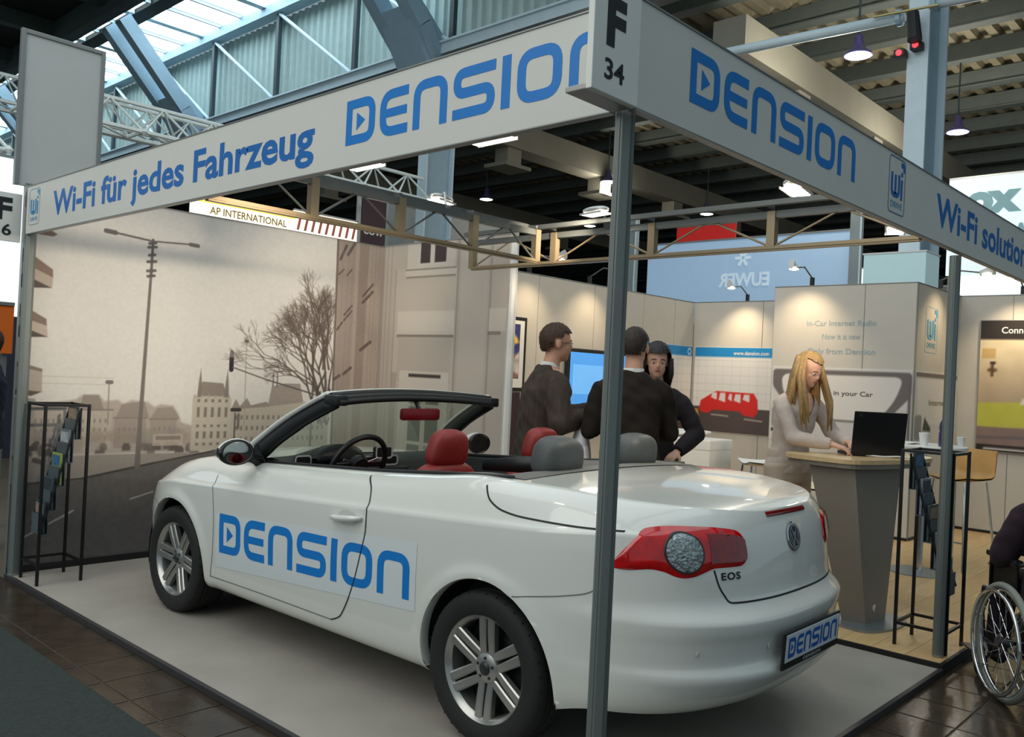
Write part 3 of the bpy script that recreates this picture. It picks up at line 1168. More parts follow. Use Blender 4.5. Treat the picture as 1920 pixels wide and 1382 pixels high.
def side_v(u, z):
    """half width of the body at (u, z)"""
    u, z = np.asarray(u, float), np.asarray(z, float)
    b = b_of(q_of(u, z))+arch_flare(u, z)
    s = np.where(u < U0R, (U0R-u)/(c_uR(z)+U0R), np.where(u > U0F, (u-U0F)/(c_uF(z)-U0F), 0))
    n = np.where(u < 0, NR, NF)
    return b*np.clip(1-np.clip(s, 0, 1)**n, 0, 1)**(1/n)


def rear_u(v, z):
    """u of the tail surface at (v, z)"""
    u = -.85
    for _ in range(4):
        b = b_of(q_of(u, z))
        u = U0R-(c_uR(z)+U0R)*np.clip(1-np.clip(np.abs(v)/b, 0, 1)**NR, 0, 1)**(1/NR)
    return u


def col_pt(kind, val, q):
    """point on the wrap-around side surface; kind 'R'/'F' with val = angle, 'M' with val = u"""
    if kind == 'M':
        u = val
        zc, zt = c_cr(u), c_zt(u)
        z = ZBOT+q*(zc-ZBOT) if q <= 1 else zc+(q-1)*(zt-zc)
        return float(u), float(b_of(q)+arch_flare(u, z)), float(z)
    n = NR if kind == 'R' else NF
    s, c = abs(math.sin(val))**(2/n), abs(math.cos(val))**(2/n)
    u = -.9 if kind == 'R' else 3.3
    for _ in range(4):
        zc, zt = c_cr(u), c_zt(u)
        z = ZBOT+q*(zc-ZBOT) if q <= 1 else zc+(q-1)*(zt-zc)
        u = U0R-(c_uR(z)+U0R)*s if kind == 'R' else U0F+(c_uF(z)-U0F)*s
    return float(u), float((b_of(q)+arch_flare(u, z))*c), float(z)
# ------------------------------------------------------------------ convertible: meshes
M_paint = mat('car_paint_white', (222, 224, 218), .30, var=.008, scale=3, coat=1.0)
M_gap = mat('panel_gap', (30, 32, 32), .7, var=0)
M_seam = mat('soft_seam', (120, 124, 122), .6, var=0)
M_rubber = mat('tyre_rubber', (26, 26, 27), .75, var=.12, scale=40, bump=.15, bscale=120)
M_rim = mat('alloy_silver', (176, 176, 172), .28, .75, var=.03)
M_rimdark = mat('rim_interior_dark', (34, 35, 36), .6, .3, var=.1)  # dark tone of the disc behind the spokes
M_chrome = mat('chrome', (210, 212, 214), .12, 1.0, var=0)
M_blackplastic = mat('black_plastic', (24, 25, 27), .42, var=.06)
M_satin = mat('dark_satin', (58, 60, 62), .3, .4, var=.06)
M_interior = mat('interior_grey', (58, 62, 60), .7, var=.06, bump=.1, bscale=200)
M_tonneau = mat('deck_trim_grey', (112, 112, 108), .6, var=.05)
M_red = mat('red_leather', (132, 34, 32), .5, var=.08, scale=14, bump=.12, bscale=160)
M_greyl = mat('grey_leather', (74, 78, 78), .5, var=.07, scale=14, bump=.12, bscale=160)
M_redlens = mat('red_lens', (196, 0, 8), .12, var=.25, scale=26, coat=1.0)
M_redlens_d = mat('dark_red_lens', (128, 2, 8), .10, var=.3, scale=30, coat=1.0)
M_clear = mat('reflector_lens', (168, 178, 180), .14, .75, var=.5, scale=70, bump=.8, bscale=90)
M_under = mat('underbody', (20, 20, 21), .9, var=.05)


def glass_mat(name, tint, alpha, rough=.02):
    mt = bpy.data.materials.new(name)
    mt.use_nodes = True
    nt = mt.node_tree
    nt.nodes.remove(nt.nodes['Principled BSDF'])
    tr = nt.nodes.new('ShaderNodeBsdfTransparent')
    tr.inputs[0].default_value = tint+(1,)
    gl = nt.nodes.new('ShaderNodeBsdfGlossy')
    gl.inputs['Roughness'].default_value = rough
    fr = nt.nodes.new('ShaderNodeFresnel')
    fr.inputs[0].default_value = 1.45
    mx = nt.nodes.new('ShaderNodeMixShader')
    mu = nt.nodes.new('ShaderNodeMath')
    mu.operation = 'MULTIPLY'
    mu.inputs[1].default_value = alpha
    nt.links.new(fr.outputs[0], mu.inputs[0])
    nt.links.new(mu.outputs[0], mx.inputs[0])
    nt.links.new(tr.outputs[0], mx.inputs[1])
    nt.links.new(gl.outputs[0], mx.inputs[2])
    nt.links.new(mx.outputs[0], nt.nodes['Material Output'].inputs['Surface'])
    MATS[name] = mt
    return mt


M_glass = glass_mat('windscreen_glass', (.60, .68, .62), 1.0)

CAR = thing('convertible_car', 'white open-top convertible car with red front seats and blue door lettering', 'car',
            (1.36983, 1.04516, 0), R(91.1365))
RA = .366
AC = ((0.0, .322), (2.578, .322))


def car_body():
    cols = [('R', PI/2*(1-i/46)**1.0) for i in range(46)]+[('M', U0R+(U0F-U0R)*i/130) for i in range(131)]+[('F', PI/2*(i+1)/34) for i in range(34)]
    qs = [i/58 for i in range(58)]+[1+i/20 for i in range(21)]
    verts = []
    for kind, val in cols:
        u_end = col_pt(kind, val, .6)[0]
        zb = float(c_zb(u_end))
        q0 = (zb-ZBOT)/(float(c_cr(u_end))-ZBOT)
        row = []
        for q in qs:
            qq = q0+q*(1-q0) if q < 1 else q
            row.append(list(col_pt(kind, val, qq)))
        verts.append(row)
    nc, nr = len(cols), len(qs)
    inside = [[-1]*nr for _ in range(nc)]
    for i in range(nc):
        for j in range(nr):
            for a, (cu, cz) in enumerate(AC):
                if math.hypot(verts[i][j][0]-cu, verts[i][j][2]-cz) < RA:
                    inside[i][j] = a
    faces = []
    snapped = {0: set(), 1: set()}
    for i in range(nc-1):
        for j in range(nr-1):
            c4 = [(i, j), (i+1, j), (i+1, j+1), (i, j+1)]
            if all(inside[a][b] >= 0 for a, b in c4):
                continue
            for a, b in c4:
                if inside[a][b] >= 0:
                    snapped[inside[a][b]].add((a, b))
            faces.append([a*nr+b for a, b in c4])
    for a in (0, 1):
        cu, cz = AC[a]
        for (i, j) in snapped[a]:
            p = verts[i][j]
            d = math.hypot(p[0]-cu, p[2]-cz) or 1e-6
            u, z = cu+(p[0]-cu)*RA/d, max(cz+(p[2]-cz)*RA/d, float(c_zb(p[0])))
            if z <= float(c_zb(p[0]))+1e-4:
                sgn = 1 if p[0] > cu else -1
                u = cu+sgn*math.sqrt(max(0, RA*RA-(z-cz)**2))
            verts[i][j] = [u, float(side_v(u, z)), z]
    mb = MB()
    flat = [p for r in verts for p in r]
    for sgn in (1, -1):
        mb.add([(p[0], sgn*p[1], p[2]) for p in flat], [f if sgn > 0 else f[::-1] for f in faces])
    # wheel arch lips
    for a in (0, 1):
        cu, cz = AC[a]
        for sgn in (1, -1):
            P = []
            n = 60
            for k in range(n+1):
                t = -.30+(PI+.60)*k/n
                u, z = cu+RA*math.cos(t), cz+RA*math.sin(t)
                if z < .215:
                    continue
                v = float(side_v(u, z))
                P.append([(u, sgn*v, z), (cu+(RA-.004)*math.cos(t), sgn*(v-.008), cz+(RA-.004)*math.sin(t)), (u, sgn*(v-.05), z)])
            mb.grid(P, flip=sgn > 0)
    # top surfaces: bonnet, boot deck, narrow door-top strips
    top = [r[-1] for r in verts]
    fr = [1.0, .985, .965, .945, .90, .8, .7, .6, .5, .4, .3, .2, .1, 0]
    fr = fr+[-x for x in reversed(fr[:-1])]

    def crown(u):
        return float(np.interp(u, [-.88, -.80, -.5, 0, .3, 2.0, 2.4, 3.0, 3.45], [.002, .010, .018, .020, .018, .02, .045, .045, .01]))
    grid = []
    for p in top:
        grid.append([(p[0], p[1]*f, p[2]+crown(p[0])*(1-f*f)) for f in fr])
    k0 = len(mb.v)
    mf = len(fr)
    for g_ in grid:
        mb.v.extend(g_)
    for i in range(nc-1):
        um = (top[i][0]+top[i+1][0])/2
        for j in range(mf-1):
            fm = abs((fr[j]+fr[j+1])/2)
            if fm < .945 and .02 < um < 2.06:
                continue
            mb.f.append((k0+i*mf+j, k0+i*mf+j+1, k0+(i+1)*mf+j+1, k0+(i+1)*mf+j))
            mb.mi.append(0)
    me = mb.mesh('body', [M_paint], smooth=True)
    bm = bmesh.new()
    bm.from_mesh(me)
    bmesh.ops.remove_doubles(bm, verts=bm.verts, dist=.0004)
    bmesh.ops.dissolve_degenerate(bm, dist=.0002, edges=bm.edges)
    bmesh.ops.recalc_face_normals(bm, faces=bm.faces)
    # orientation: outward = away from the car's axis
    s_ = sum((f.normal.y*f.calc_center_median().y) for f in bm.faces)
    if s_ < 0:
        bmesh.ops.reverse_faces(bm, faces=bm.faces)
    bm.to_mesh(me)
    bm.free()
    me.polygons.foreach_set('use_smooth', [True]*len(me.polygons))
    o = bpy.data.objects.new('body', me)
    COL.objects.link(o)
    o.parent = CAR
    return o


body = car_body()


def side_ribbon(name, pts, wd, m_, off=.0012, parent=None, sgn=1, seg=14):
    """thin strip lying on the flank along (u,z) way-points"""
    P = [Vector((p[0], p[1])) for p in pts]
    xs = np.linspace(0, len(P)-1, (len(P)-1)*seg+1)
    fu = pchip(range(len(P)), [p.x for p in P])
    fz = pchip(range(len(P)), [p.y for p in P])
    c = [Vector((float(fu(x)), float(fz(x)))) for x in xs]
    rows = []
    for i, p in enumerate(c):
        d = (c[min(i+1, len(c)-1)]-c[max(i-1, 0)]).normalized()
        n = Vector((-d.y, d.x))
        r_ = []
        for e in (-.5, .5):
            q = p+n*e*wd
            r_.append((q.x, sgn*(float(side_v(q.x, q.y))+off), q.y))
        rows.append(r_)
    mb = MB().grid(rows)
    return mb.build(name, m_, parent or CAR)


def rear_ribbon(name, pts, wd, m_, off=.0012, seg=12):
    P = [Vector(p) for p in pts]
    xs = np.linspace(0, len(P)-1, (len(P)-1)*seg+1)
    fv = pchip(range(len(P)), [p.x for p in P])
    fz = pchip(range(len(P)), [p.y for p in P])
    c = [Vector((float(fv(x)), float(fz(x)))) for x in xs]
    rows = []
    for i, p in enumerate(c):
        d = (c[min(i+1, len(c)-1)]-c[max(i-1, 0)]).normalized()
        n = Vector((-d.y, d.x))
        rows.append([(float(rear_u(p.x+n.x*e*wd, p.y+n.y*e*wd))-off, p.x+n.x*e*wd, p.y+n.y*e*wd) for e in (-.5, .5)])
    return MB().grid(rows).build(name, m_, CAR)


for sg in (1, -1):
    side_ribbon('door_gap', [(2.165, .87), (2.125, .76), (2.10, .60), (2.11, .45), (2.155, .29)], .006, M_seam, sgn=sg)
    side_ribbon('door_gap', [(.885, 1.006), (.80, .95), (.758, .86), (.755, .78), (.79, .63), (.85, .47), (.95, .325), (1.02, .295)], .006, M_gap, .0034, sgn=sg)
    side_ribbon('sill_line', [(2.16, .292), (1.6, .297), (1.02, .295)], .006, M_seam, sgn=sg)
    side_ribbon('boot_gap', [(.10, 1.055), (.03, 1.0), (-.06, .972), (-.18, .963), (-.40, .962), (-.60, .965)], .007, M_gap, sgn=sg)
    side_ribbon('bumper_gap', [(-.17, .655), (-.40, .70), (-.50, .728), (-.545, .765), (-.565, .815)], .005, M_seam, sgn=sg)
    side_ribbon('bumper_gap', [(2.78, .63), (3.0, .64), (3.12, .66)], .005, M_seam, sgn=sg)
rear_ribbon('boot_lid_gap', [(.532, .832), (.520, .785), (.495, .74), (.46, .708), (.30, .704), (0, .702), (-.30, .704), (-.46, .708), (-.495, .74), (-.52, .785), (-.532, .832)], .007, M_gap)

# underbody, arches, cabin tub
MB().box((-.45, -.70, .235), (3.2, .70, .27)).build('underbody', M_under, CAR)
for cu, cz in AC:
    for sg in (1, -1):
        P = []
        for k in range(33):
            t = -.25+(PI+.5)*k/32
            P.append([(cu+(RA+.004)*math.cos(t), sg*v, cz+(RA+.004)*math.sin(t)) for v in (.85, .7, .52)])
        mb = MB().grid(P)
        mb.prism([(cu+RA*math.cos(-.25+(PI+.5)*k/24), cz+RA*math.sin(-.25+(PI+.5)*k/24)) for k in range(25)], .01,
                 frame=((0, sg*.52, 0), (1, 0, 0), (0, 0, 1), (0, sg, 0)))
        mb.build('wheel_arch_liner', M_under, CAR, smooth=False)


# ------------------------------------------------------------------ wheels
def make_wheel():
    """axis along +y (outer face), centred at the origin"""
    root = MB()
    lip = [(.196, -.085), (.206, -.095), (.222, -.10), (.228, -.098), (.226, -.088), (.210, -.075), (.20, -.04), (.198, .05), (.206, .075), (.222, .084), (.2285, .094), (.226, .100), (.220, .099), (.214, .090), (.205, .084), (.198, .072)]
    root.lathe([(r, h) for r, h in lip], 48, axis='y', cap=False)
    hub = [(.0, .080), (.03, .080), (.045, .078), (.060, .072), (.066, .060), (.066, .03), (.0, .03)]
    root.lathe(hub, 32, axis='y')
    for p in range(6):
        for e in (-1, 1):
            base = p*PI/3+PI/2
            a0, a1 = base+e*.30, base+e*.148
            k = len(root.v)
            rows = []
            for i in range(7):
                t = i/6
                r_ = .050+(.214-.050)*t
                ang = base+e*math.asin(min(.95, .0235/r_))
                wd = .0175+.0035*t
                hy = .070+.010*math.sin(PI*t)*.6+.016*t*t
                c_, s_ = math.cos(ang), math.sin(ang)
                tx, tz = -s_, c_
                rows.append([(r_*c_-tx*wd, hy-.030, r_*s_-tz*wd), (r_*c_-tx*wd, hy-.005, r_*s_-tz*wd), (r_*c_-tx*wd*.7, hy, r_*s_-tz*wd*.7),
                             (r_*c_+tx*wd*.7, hy, r_*s_+tz*wd*.7), (r_*c_+tx*wd, hy-.005, r_*s_+tz*wd), (r_*c_+tx*wd, hy-.030, r_*s_+tz*wd)])
            root.grid(rows)
    wheel = root.build('wheel', M_rim, None, smooth=True, angle=38, recalc=True)
    t = []
    prof = [(.218, -.098), (.228, -.104), (.255, -.112), (.285, -.111), (.303, -.103), (.313, -.090), (.317, -.07)]
    for x in (-.05, -.02, .02, .05):
        prof += [(.318, x-.008), (.311, x-.005), (.311, x+.005), (.318, x+.008)]
    prof += [(.317, .07), (.313, .090), (.303, .103), (.285, .111), (.255, .112), (.228, .104), (.218, .098)]
    ty = MB().lathe(prof, 72, axis='y', cap=False)
    for ang in range(72):
        if ang % 2:
            continue
        a = 2*PI*ang/72
        for sd in (-1, 1):
            ty.bar((.318*math.cos(a), sd*.062, .318*math.sin(a)), (.309*math.cos(a+.02), sd*.100, .309*math.sin(a+.02)), .006, .003, up=(math.cos(a), 0, math.sin(a)))
    ty.build('tyre', M_rubber, wheel, smooth=True, angle=40, recalc=True)
    MB().lathe([(.0, -.01), (.195, -.01), (.195, .0), (.12, .012), (.0, .012)], 40, axis='y').build('brake_disc', M_rimdark, wheel, smooth=False)
    MB().lathe([(.0, .089), (.018, .088), (.027, .084), (.029, .078)], 24, axis='y').build('hub_cap', M_satin, wheel, smooth=True)
    for q in range(5):
        a = 2*PI*q/5+.3
        MB().lathe([(.0, .082), (.006, .082), (.0075, .074)], 8, center=(.042*math.cos(a), 0, .042*math.sin(a)), axis='y').build('wheel_bolt', M_satin, wheel)
    return wheel


w0 = make_wheel()
w0.parent = CAR
w0.location = (0, .775, .318)
for cu, sg, ang in ((2.578, 1, .4), (0, -1, .2), (2.578, -1, .1)):
    c_ = dup(w0, CAR, loc=(cu, sg*.775, .318))
    c_.rotation_euler = (0, ang, 0 if sg > 0 else PI)


# ------------------------------------------------------------------ tail lamps
def tail_lamp(sg):
    ft = pchip([.36, .372, .40, .45, .513, .639, .709, .755, .785, .80, .815], [.90, .945, .970, .980, .987, .992, .984, .955, .91, .88, .85])
    fb = pchip([.36, .375, .41, .522, .577, .61, .642, .67, .70, .735, .79, .815], [.88, .855, .84, .839, .822, .810, .806, .812, .828, .836, .828, .832])

    def surf(v, z, off):
        u = float(rear_u(v, z))
        e = .004
        du = (float(rear_u(v+e, z))-float(rear_u(v-e, z)))/(2*e)
        n = Vector((-1, du, 0)).normalized()
        return (u+n.x*off, sg*(v+n.y*off), z)
    root = MB()
    N, Mr = 44, 12
    P = []
    vs = np.linspace(.362, .812, N+1)
    for i, v in enumerate(vs):
        t0, b0 = float(ft(v)), float(fb(v))
        row = []
        for j in range(Mr+1):
            s_ = j/Mr
            ed = min(1, min(s_, 1-s_)*5, min(i, N-i)/3.0)
            row.append(surf(v, b0+(t0-b0)*s_, .001+.009*math.sin(ed*PI/2)))
        P.append(row)
    root.grid(P, flip=sg > 0)
    lamp_o = root.build('tail_lamp', M_redlens, CAR, smooth=True)
    # darker inner field
    P = []
    for v in np.linspace(.375, .545, 16):
        t0, b0 = float(ft(v)), float(fb(v))
        P.append([surf(v, b0+(t0-b0)*(.14+.72*j/8), .0112) for j in range(9)])
    MB().grid(P, flip=sg > 0).build('inner_lens', M_redlens_d, lamp_o, smooth=True)
    # round clear reflector with rim
    P, Q = [], []
    cv, cz = .634, .900
    for i in range(9):
        r_ = i/8
        row = []
        for k in range(36):
            a = 2*PI*k/36
            row.append(surf(cv+.060*r_*math.cos(a), cz+.071*r_*math.sin(a), .014+.006*(1-r_*r_)))
        P.append(row)
    MB().grid(P, close=True, flip=sg < 0).build('reflector', M_clear, lamp_o, smooth=True)
    for k in range(36):
        a = 2*PI*k/36
        Q.append([surf(cv+.060*e*math.cos(a), cz+.071*e*math.sin(a), o_) for e, o_ in ((.97, .014), (1.02, .0165), (1.08, .012))])
    Q.append(Q[0])
    MB().grid(Q).build('reflector_ring', M_satin, lamp_o, smooth=True)


tail_lamp(1)
tail_lamp(-1)

# third brake light on the boot lip
P = []
for v in np.linspace(-.18, .18, 17):
    P.append([(float(rear_u(v, z))-o_, v, z) for z, o_ in ((1.006, .002), (1.010, .006), (1.020, .006), (1.025, .002))])
MB().grid(P).build('brake_light', M_redlens_d, CAR, smooth=True)

# round boot emblem
ue = float(rear_u(0, .915))-.004
em = MB()
for i in range(1):
    em.lathe([(.0, .0), (.050, .0), (.058, .003), (.060, .006), (.056, .009), (.050, .009), (.0, .009)], 36, axis='x')
slope = math.atan2(float(rear_u(0, .95))-float(rear_u(0, .88)), .07)
Mx = Matrix.Translation((ue+.006, 0, .915)) @ Matrix.Rotation(slope, 4, 'Y') @ Matrix.Rotation(PI, 4, 'Z')
em.xf(Mx)
badge = em.build('boot_emblem', M_chrome, CAR, smooth=True, angle=30)
em = MB()
em.lathe([(.0, .0095), (.048, .0095), (.048, .0100), (.0, .0105)], 32, axis='x')
em.xf(Mx)
em.build('emblem_field', mat('emblem_black', (20, 26, 30), .35, var=.05), badge)
em = MB()
for pts in ([(-.022, .034), (-.008, .004), (0, .016), (.008, .004), (.022, .034)], [(-.037, .022), (-.017, -.034), (0, .0), (.017, -.034), (.037, .022)]):
    vs, fs = ribbon2([Vector(p) for p in pts], .007)
    em.add([(.0112, -p[0], p[1]) for p in vs], fs)
vs, fs = ribbon2([Vector((.044*math.cos(2*PI*k/30), .044*math.sin(2*PI*k/30))) for k in range(30)], .006, True)
em.add([(.0112, -p[0], p[1]) for p in vs], fs)
em.xf(Mx)
em.build('emblem_lines', mat('emblem_grey', (150, 156, 160), .3, .5, var=0), badge)

# model lettering on the boot
mb = MB()
text_into(mb, 'EOS', .092, .026, ((0, 0, 0), (1, 0, 0), (0, 1, 0), (0, 0, 1)), .03, 1.15)
mb.v = [(float(rear_u(.505-p[0], .795+p[1]))-.003, .505-p[0], .795+p[1]) for p in mb.v]
mb.build('model_lettering', M_ink, CAR)

# number plate
mb = MB()
mb.cbox((-.010, -.272, -.075), (.0, .272, .072), .004)
UP = -1.003
pl = mb.build('number_plate', M_black, CAR)
pl.location = (UP, 0, .515)
pl.rotation_euler = (0, R(-3), 0)
MB().cbox((-.0125, -.258, -.046), (-.009, .258, .062), .002).build('plate_face', mat('plate_white', (214, 222, 228), .35, var=.02), pl)
mb = MB()
logo_into(mb, .475, .078, ((-.0127, .238, -.031), (0, -1, 0), (0, 0, 1), (-1, 0, 0)))
mb.build('plate_lettering', mat('plate_blue', (0, 92, 180), .4, var=0), pl)
mb = MB()
text_into(mb, 'DENSION', .17, .013, ((-.0105, .085, -.066), (0, -1, 0), (0, 0, 1), (-1, 0, 0)), .01)
mb.build('plate_caption', mat('plate_grey', (190, 196, 200), .5, var=0), pl)
for v in (.62, .3, -.3, -.62):
    mb = MB().lathe([(0, .002), (.009, .002), (.011, 0)], 16, axis='x')
    o = mb.build('parking_sensor', mat('sensor', (206, 208, 204), .4, var=0), CAR)
    o.location = (float(rear_u(v, .535))-.002, v, .535)
    o.rotation_euler = (0, 0, PI)


# ------------------------------------------------------------------ door sticker and handle
def on_side(u, z, off):
    return (u, float(side_v(u, z))+off, z)


# sticker sheet: bilinear patch in (u,z)
ST = ((2.080, .364), (.400, .470), (.395, .772), (2.070, .668))


def st(a, b):
    x = [(ST[0][i]*(1-a)+ST[1][i]*a)*(1-b)+(ST[3][i]*(1-a)+ST[2][i]*a)*b for i in (0, 1)]
    return x


P = []
for i in range(57):
    P.append([on_side(*st(i/56, j/14), .0016) for j in range(15)])
stk = MB().grid(P, flip=True).build('door_sticker', mat('sticker_white', (214, 222, 224), .42, var=.01), CAR, smooth=True)
LG = ((2.034, .452), (.440, .512), (.436, .712), (2.034, .672))
mb = MB()
for vs, fs in LOGO:
    # subdivide by bmesh so that the letters follow the flank
    bm = bmesh.new()
    bv = [bm.verts.new((p[0], p[1], 0)) for p in vs]
    for f in fs:
        try:
            bm.faces.new([bv[i] for i in f])
        except ValueError:
            pass
    bmesh.ops.subdivide_edges(bm, edges=[e for e in bm.edges if e.calc_length() > .3], cuts=4, use_grid_fill=True)
    for v in bm.verts:
        a, b = v.co.x/LOGO_W, v.co.y
        u = (LG[0][0]*(1-a)+LG[1][0]*a)*(1-b)+(LG[3][0]*(1-a)+LG[2][0]*a)*b
        z = (LG[0][1]*(1-a)+LG[1][1]*a)*(1-b)+(LG[3][1]*(1-a)+LG[2][1]*a)*b
        v.co = on_side(u, z, .0026)
    mb.frombm(bm)
mb.build('sticker_lettering', M_blue, stk)

for sg in (1, -1):
    mb = MB()
    pts = []
    for k in range(9):
        t = k/8
        pts.append((1.01-.225*t, sg*(float(side_v(.9, .81))+.008+.030*math.sin(PI*t)**.6), .80+.022*t))
    mb.tube(pts, [.009, .013, .015, .015, .015, .015, .015, .013, .009], 10)
    dh = mb.build('door_handle', M_paint, CAR, smooth=True)
    mb = MB()
    for i in range(6):
        pass
    rows = []
    for k in range(20):
        a = 2*PI*k/20
        rows.append([(.895+.075*e*math.cos(a), sg*(float(side_v(.895, .81))+.002), .81+.036*e*math.sin(a)) for e in (.01, 1)])
    rows.append(rows[0])
    mb.grid(rows).build('handle_cup', mat('cup_shade', (196, 198, 194), .35, var=.0), dh)

# ------------------------------------------------------------------ windscreen, pillars, mirrors
def hdr(t):
    """header curve, t=-1..1 across"""
    return Vector((1.44+.07*(1-t*t), .62*t, 1.362+.026*(1-t*t)))


def cowl(t):
    return Vector((2.10+.34*(1-t*t), .735*t, .952+.035*(1-t*t)))


P = []
for i in range(25):
    t = -1+2*i/24
    a, b = cowl(t*.97), hdr(t*.97)
    row = []
    for j in range(9):
        s_ = j/8
        p = a*(1-s_)+b*s_
        p += Vector((.5, 0, .6))*(.035*math.sin(PI*s_))
        row.append(p)
    P.append(row)
MB().grid(P).build('windscreen', M_glass, CAR, smooth=True)
for sg in (1, -1):
    out, inn = [], []
    for j in range(13):
        s_ = j/12
        p = cowl(sg)*(1-s_)+hdr(sg)*s_+Vector((.5, 0, .6))*(.042*math.sin(PI*s_))
        out.append(p+Vector((.018, 0, .016)))
        inn.append(p+Vector((-.028, -sg*.012, -.022)))
    MB().tube(out, [.034]*4+[.030]*4+[.026]*5, 12, flat=.55, up=(0, sg, 0)).build('windscreen_pillar', M_paint, CAR, smooth=True)
    MB().tube(inn, [.055]*4+[.050]*4+[.046]*5, 12, flat=.62, up=(.6, 0, .8)).build('pillar_trim', M_blackplastic, CAR, smooth=True)
    # folded hinge block at the header end
    MB().cbox((1.355, sg*.60-.035, 1.315), (1.47, sg*.60+.045, 1.372), .012).build('header_bracket', M_blackplastic, CAR, smooth=True, angle=40)
hp = [hdr(-1+2*i/20) for i in range(21)]
MB().tube([p+Vector((.028, 0, .010)) for p in hp], .026, 10, flat=.6, up=(1, 0, -.2)).build('header_rail', M_paint, CAR, smooth=True)
MB().tube([p+Vector((-.010, 0, .002)) for p in hp], .030, 10, flat=.7, up=(1, 0, 0)).build('header_seal', M_blackplastic, CAR, smooth=True)
MB().tube([p+Vector((-.050, 0, -.012)) for p in hp], .026, 10, flat=.7, up=(1, 0, 0)).build('header_trim', M_satin, CAR, smooth=True)
MB().tube([p+Vector((-.075, 0, -.030)) for p in hp], .022, 10, flat=.8, up=(1, 0, 0)).build('header_latch_rail', M_blackplastic, CAR, smooth=True)
# interior mirror (red backed in the photo)
mb = MB().cbox((1.385, -.150, 1.232), (1.418, .150, 1.302), .016)
im = mb.build('interior_mirror', mat('mirror_red', (122, 18, 26), .25, var=.1), CAR, smooth=True, angle=50)
MB().tube([(1.41, 0, 1.29), (1.46, 0, 1.36)], .012, 8).build('mirror_stem', M_blackplastic, im)

for sg in (1, -1):
    mb = MB()
    rows = []
    for i in range(13):
        t = i/12
        s_ = math.sin(PI*(.06+.90*t))**.5
        row = []
        for k in range(20):
            a = 2*PI*k/20
            yy_ = .05+.21*t
            row.append((1.84+.055*s_*math.cos(a)*(1 if math.cos(a) > 0 else .45), sg*(.78+yy_), 1.035+.075*s_*math.sin(a)))
        rows.append(row)
    mb.grid(rows, close=True)
    ms = mb.build('door_mirror', M_paint, CAR, smooth=True)
    P = []
    for i in range(6):
        r_ = i/5
        P.append([(1.811-.006*r_, sg*(.945+.090*r_*math.cos(2*PI*k/24)), 1.035+.060*r_*math.sin(2*PI*k/24)) for k in range(24)])
    MB().grid(P, close=True).build('mirror_glass', mat('mirror_silver', (150, 160, 162), .04, 1.0, var=0), ms, smooth=True)
    Q = []
    for k in range(25):
        a = 2*PI*k/24
        Q.append([(x_, sg*(.945+.098*e*math.cos(a)), 1.035+.067*e*math.sin(a)) for x_, e in ((1.800, .90), (1.797, 1.0), (1.822, 1.06))])
    MB().grid(Q).build('mirror_bezel', M_blackplastic, ms, smooth=True)
    MB().tube([(1.90, sg*.74, .965), (1.88, sg*.80, .99), (1.86, sg*.86, 1.01)], [.035, .028, .024], 10, flat=.6).build('mirror_foot', M_blackplastic, ms, smooth=True)
    # quarter triangle in front of the door
    MB().prism([(2.10, .952), (1.86, .962), (1.95, 1.06)], .012, frame=((0, sg*.733-.006, 0), (1, 0, 0), (0, 0, 1), (0, 1, 0))).build('mirror_triangle', M_blackplastic, CAR)

# ------------------------------------------------------------------ cabin
# tub: side walls, floor, bulkheads
mb = MB()
for sg in (1, -1):
    P = []
    for i in range(40):
        u = .02+(2.06-.02)*i/39
        vz = float(b_of(np.array(2.0)))*.945
        zt = float(c_zt(u))+.002
        P.append([(u, sg*vz, zt), (u, sg*(vz-.012), zt-.02), (u, sg*(vz-.02), .6), (u, sg*(vz-.02), .30)])
    mb.grid(P, flip=sg < 0)
mb.build('door_lining', M_interior, CAR)
MB().box((.02, -.69, .28), (2.2, .69, .30)).build('cabin_floor', M_interior, CAR)
MB().box((.015, -.697, .30), (.03, .697, 1.078)).build('rear_bulkhead', M_interior, CAR)
for sg in (1, -1):
    side_pts = [(2.06, sg*.700, .957), (1.5, sg*.700, .987), (.88, sg*.700, 1.023), (.4, sg*.700, 1.064), (.03, sg*.700, 1.088)]
    MB().tube(side_pts, .012, 8).build('belt_seal', M_blackplastic, CAR, smooth=True)
# grey hood-cover trim behind the rear seats
P = []
for i in range(17):
    v = -.70+1.4*i/16
    c_ = 1-(v/.70)**2
    P.append([(-.035, v, 1.088+.020*c_), (.06, v, 1.090+.020*c_), (.14, v, 1.082+.015*c_), (.20, v, 1.05+.012*c_), (.21, v, .96)])
MB().grid(P).build('hood_cover_trim', M_tonneau, CAR, smooth=True)
for sg in (1, -1):
    P = []
    for u in np.linspace(.06, .86, 14):
        z = float(c_zt(u))
        P.append([(u, sg*.705, z+.004), (u, sg*.66, z+.010-.0), (u, sg*.60, z-.015), (u, sg*.58, z-.10)])
    MB().grid(P).build('side_trim', M_tonneau, CAR, smooth=True)

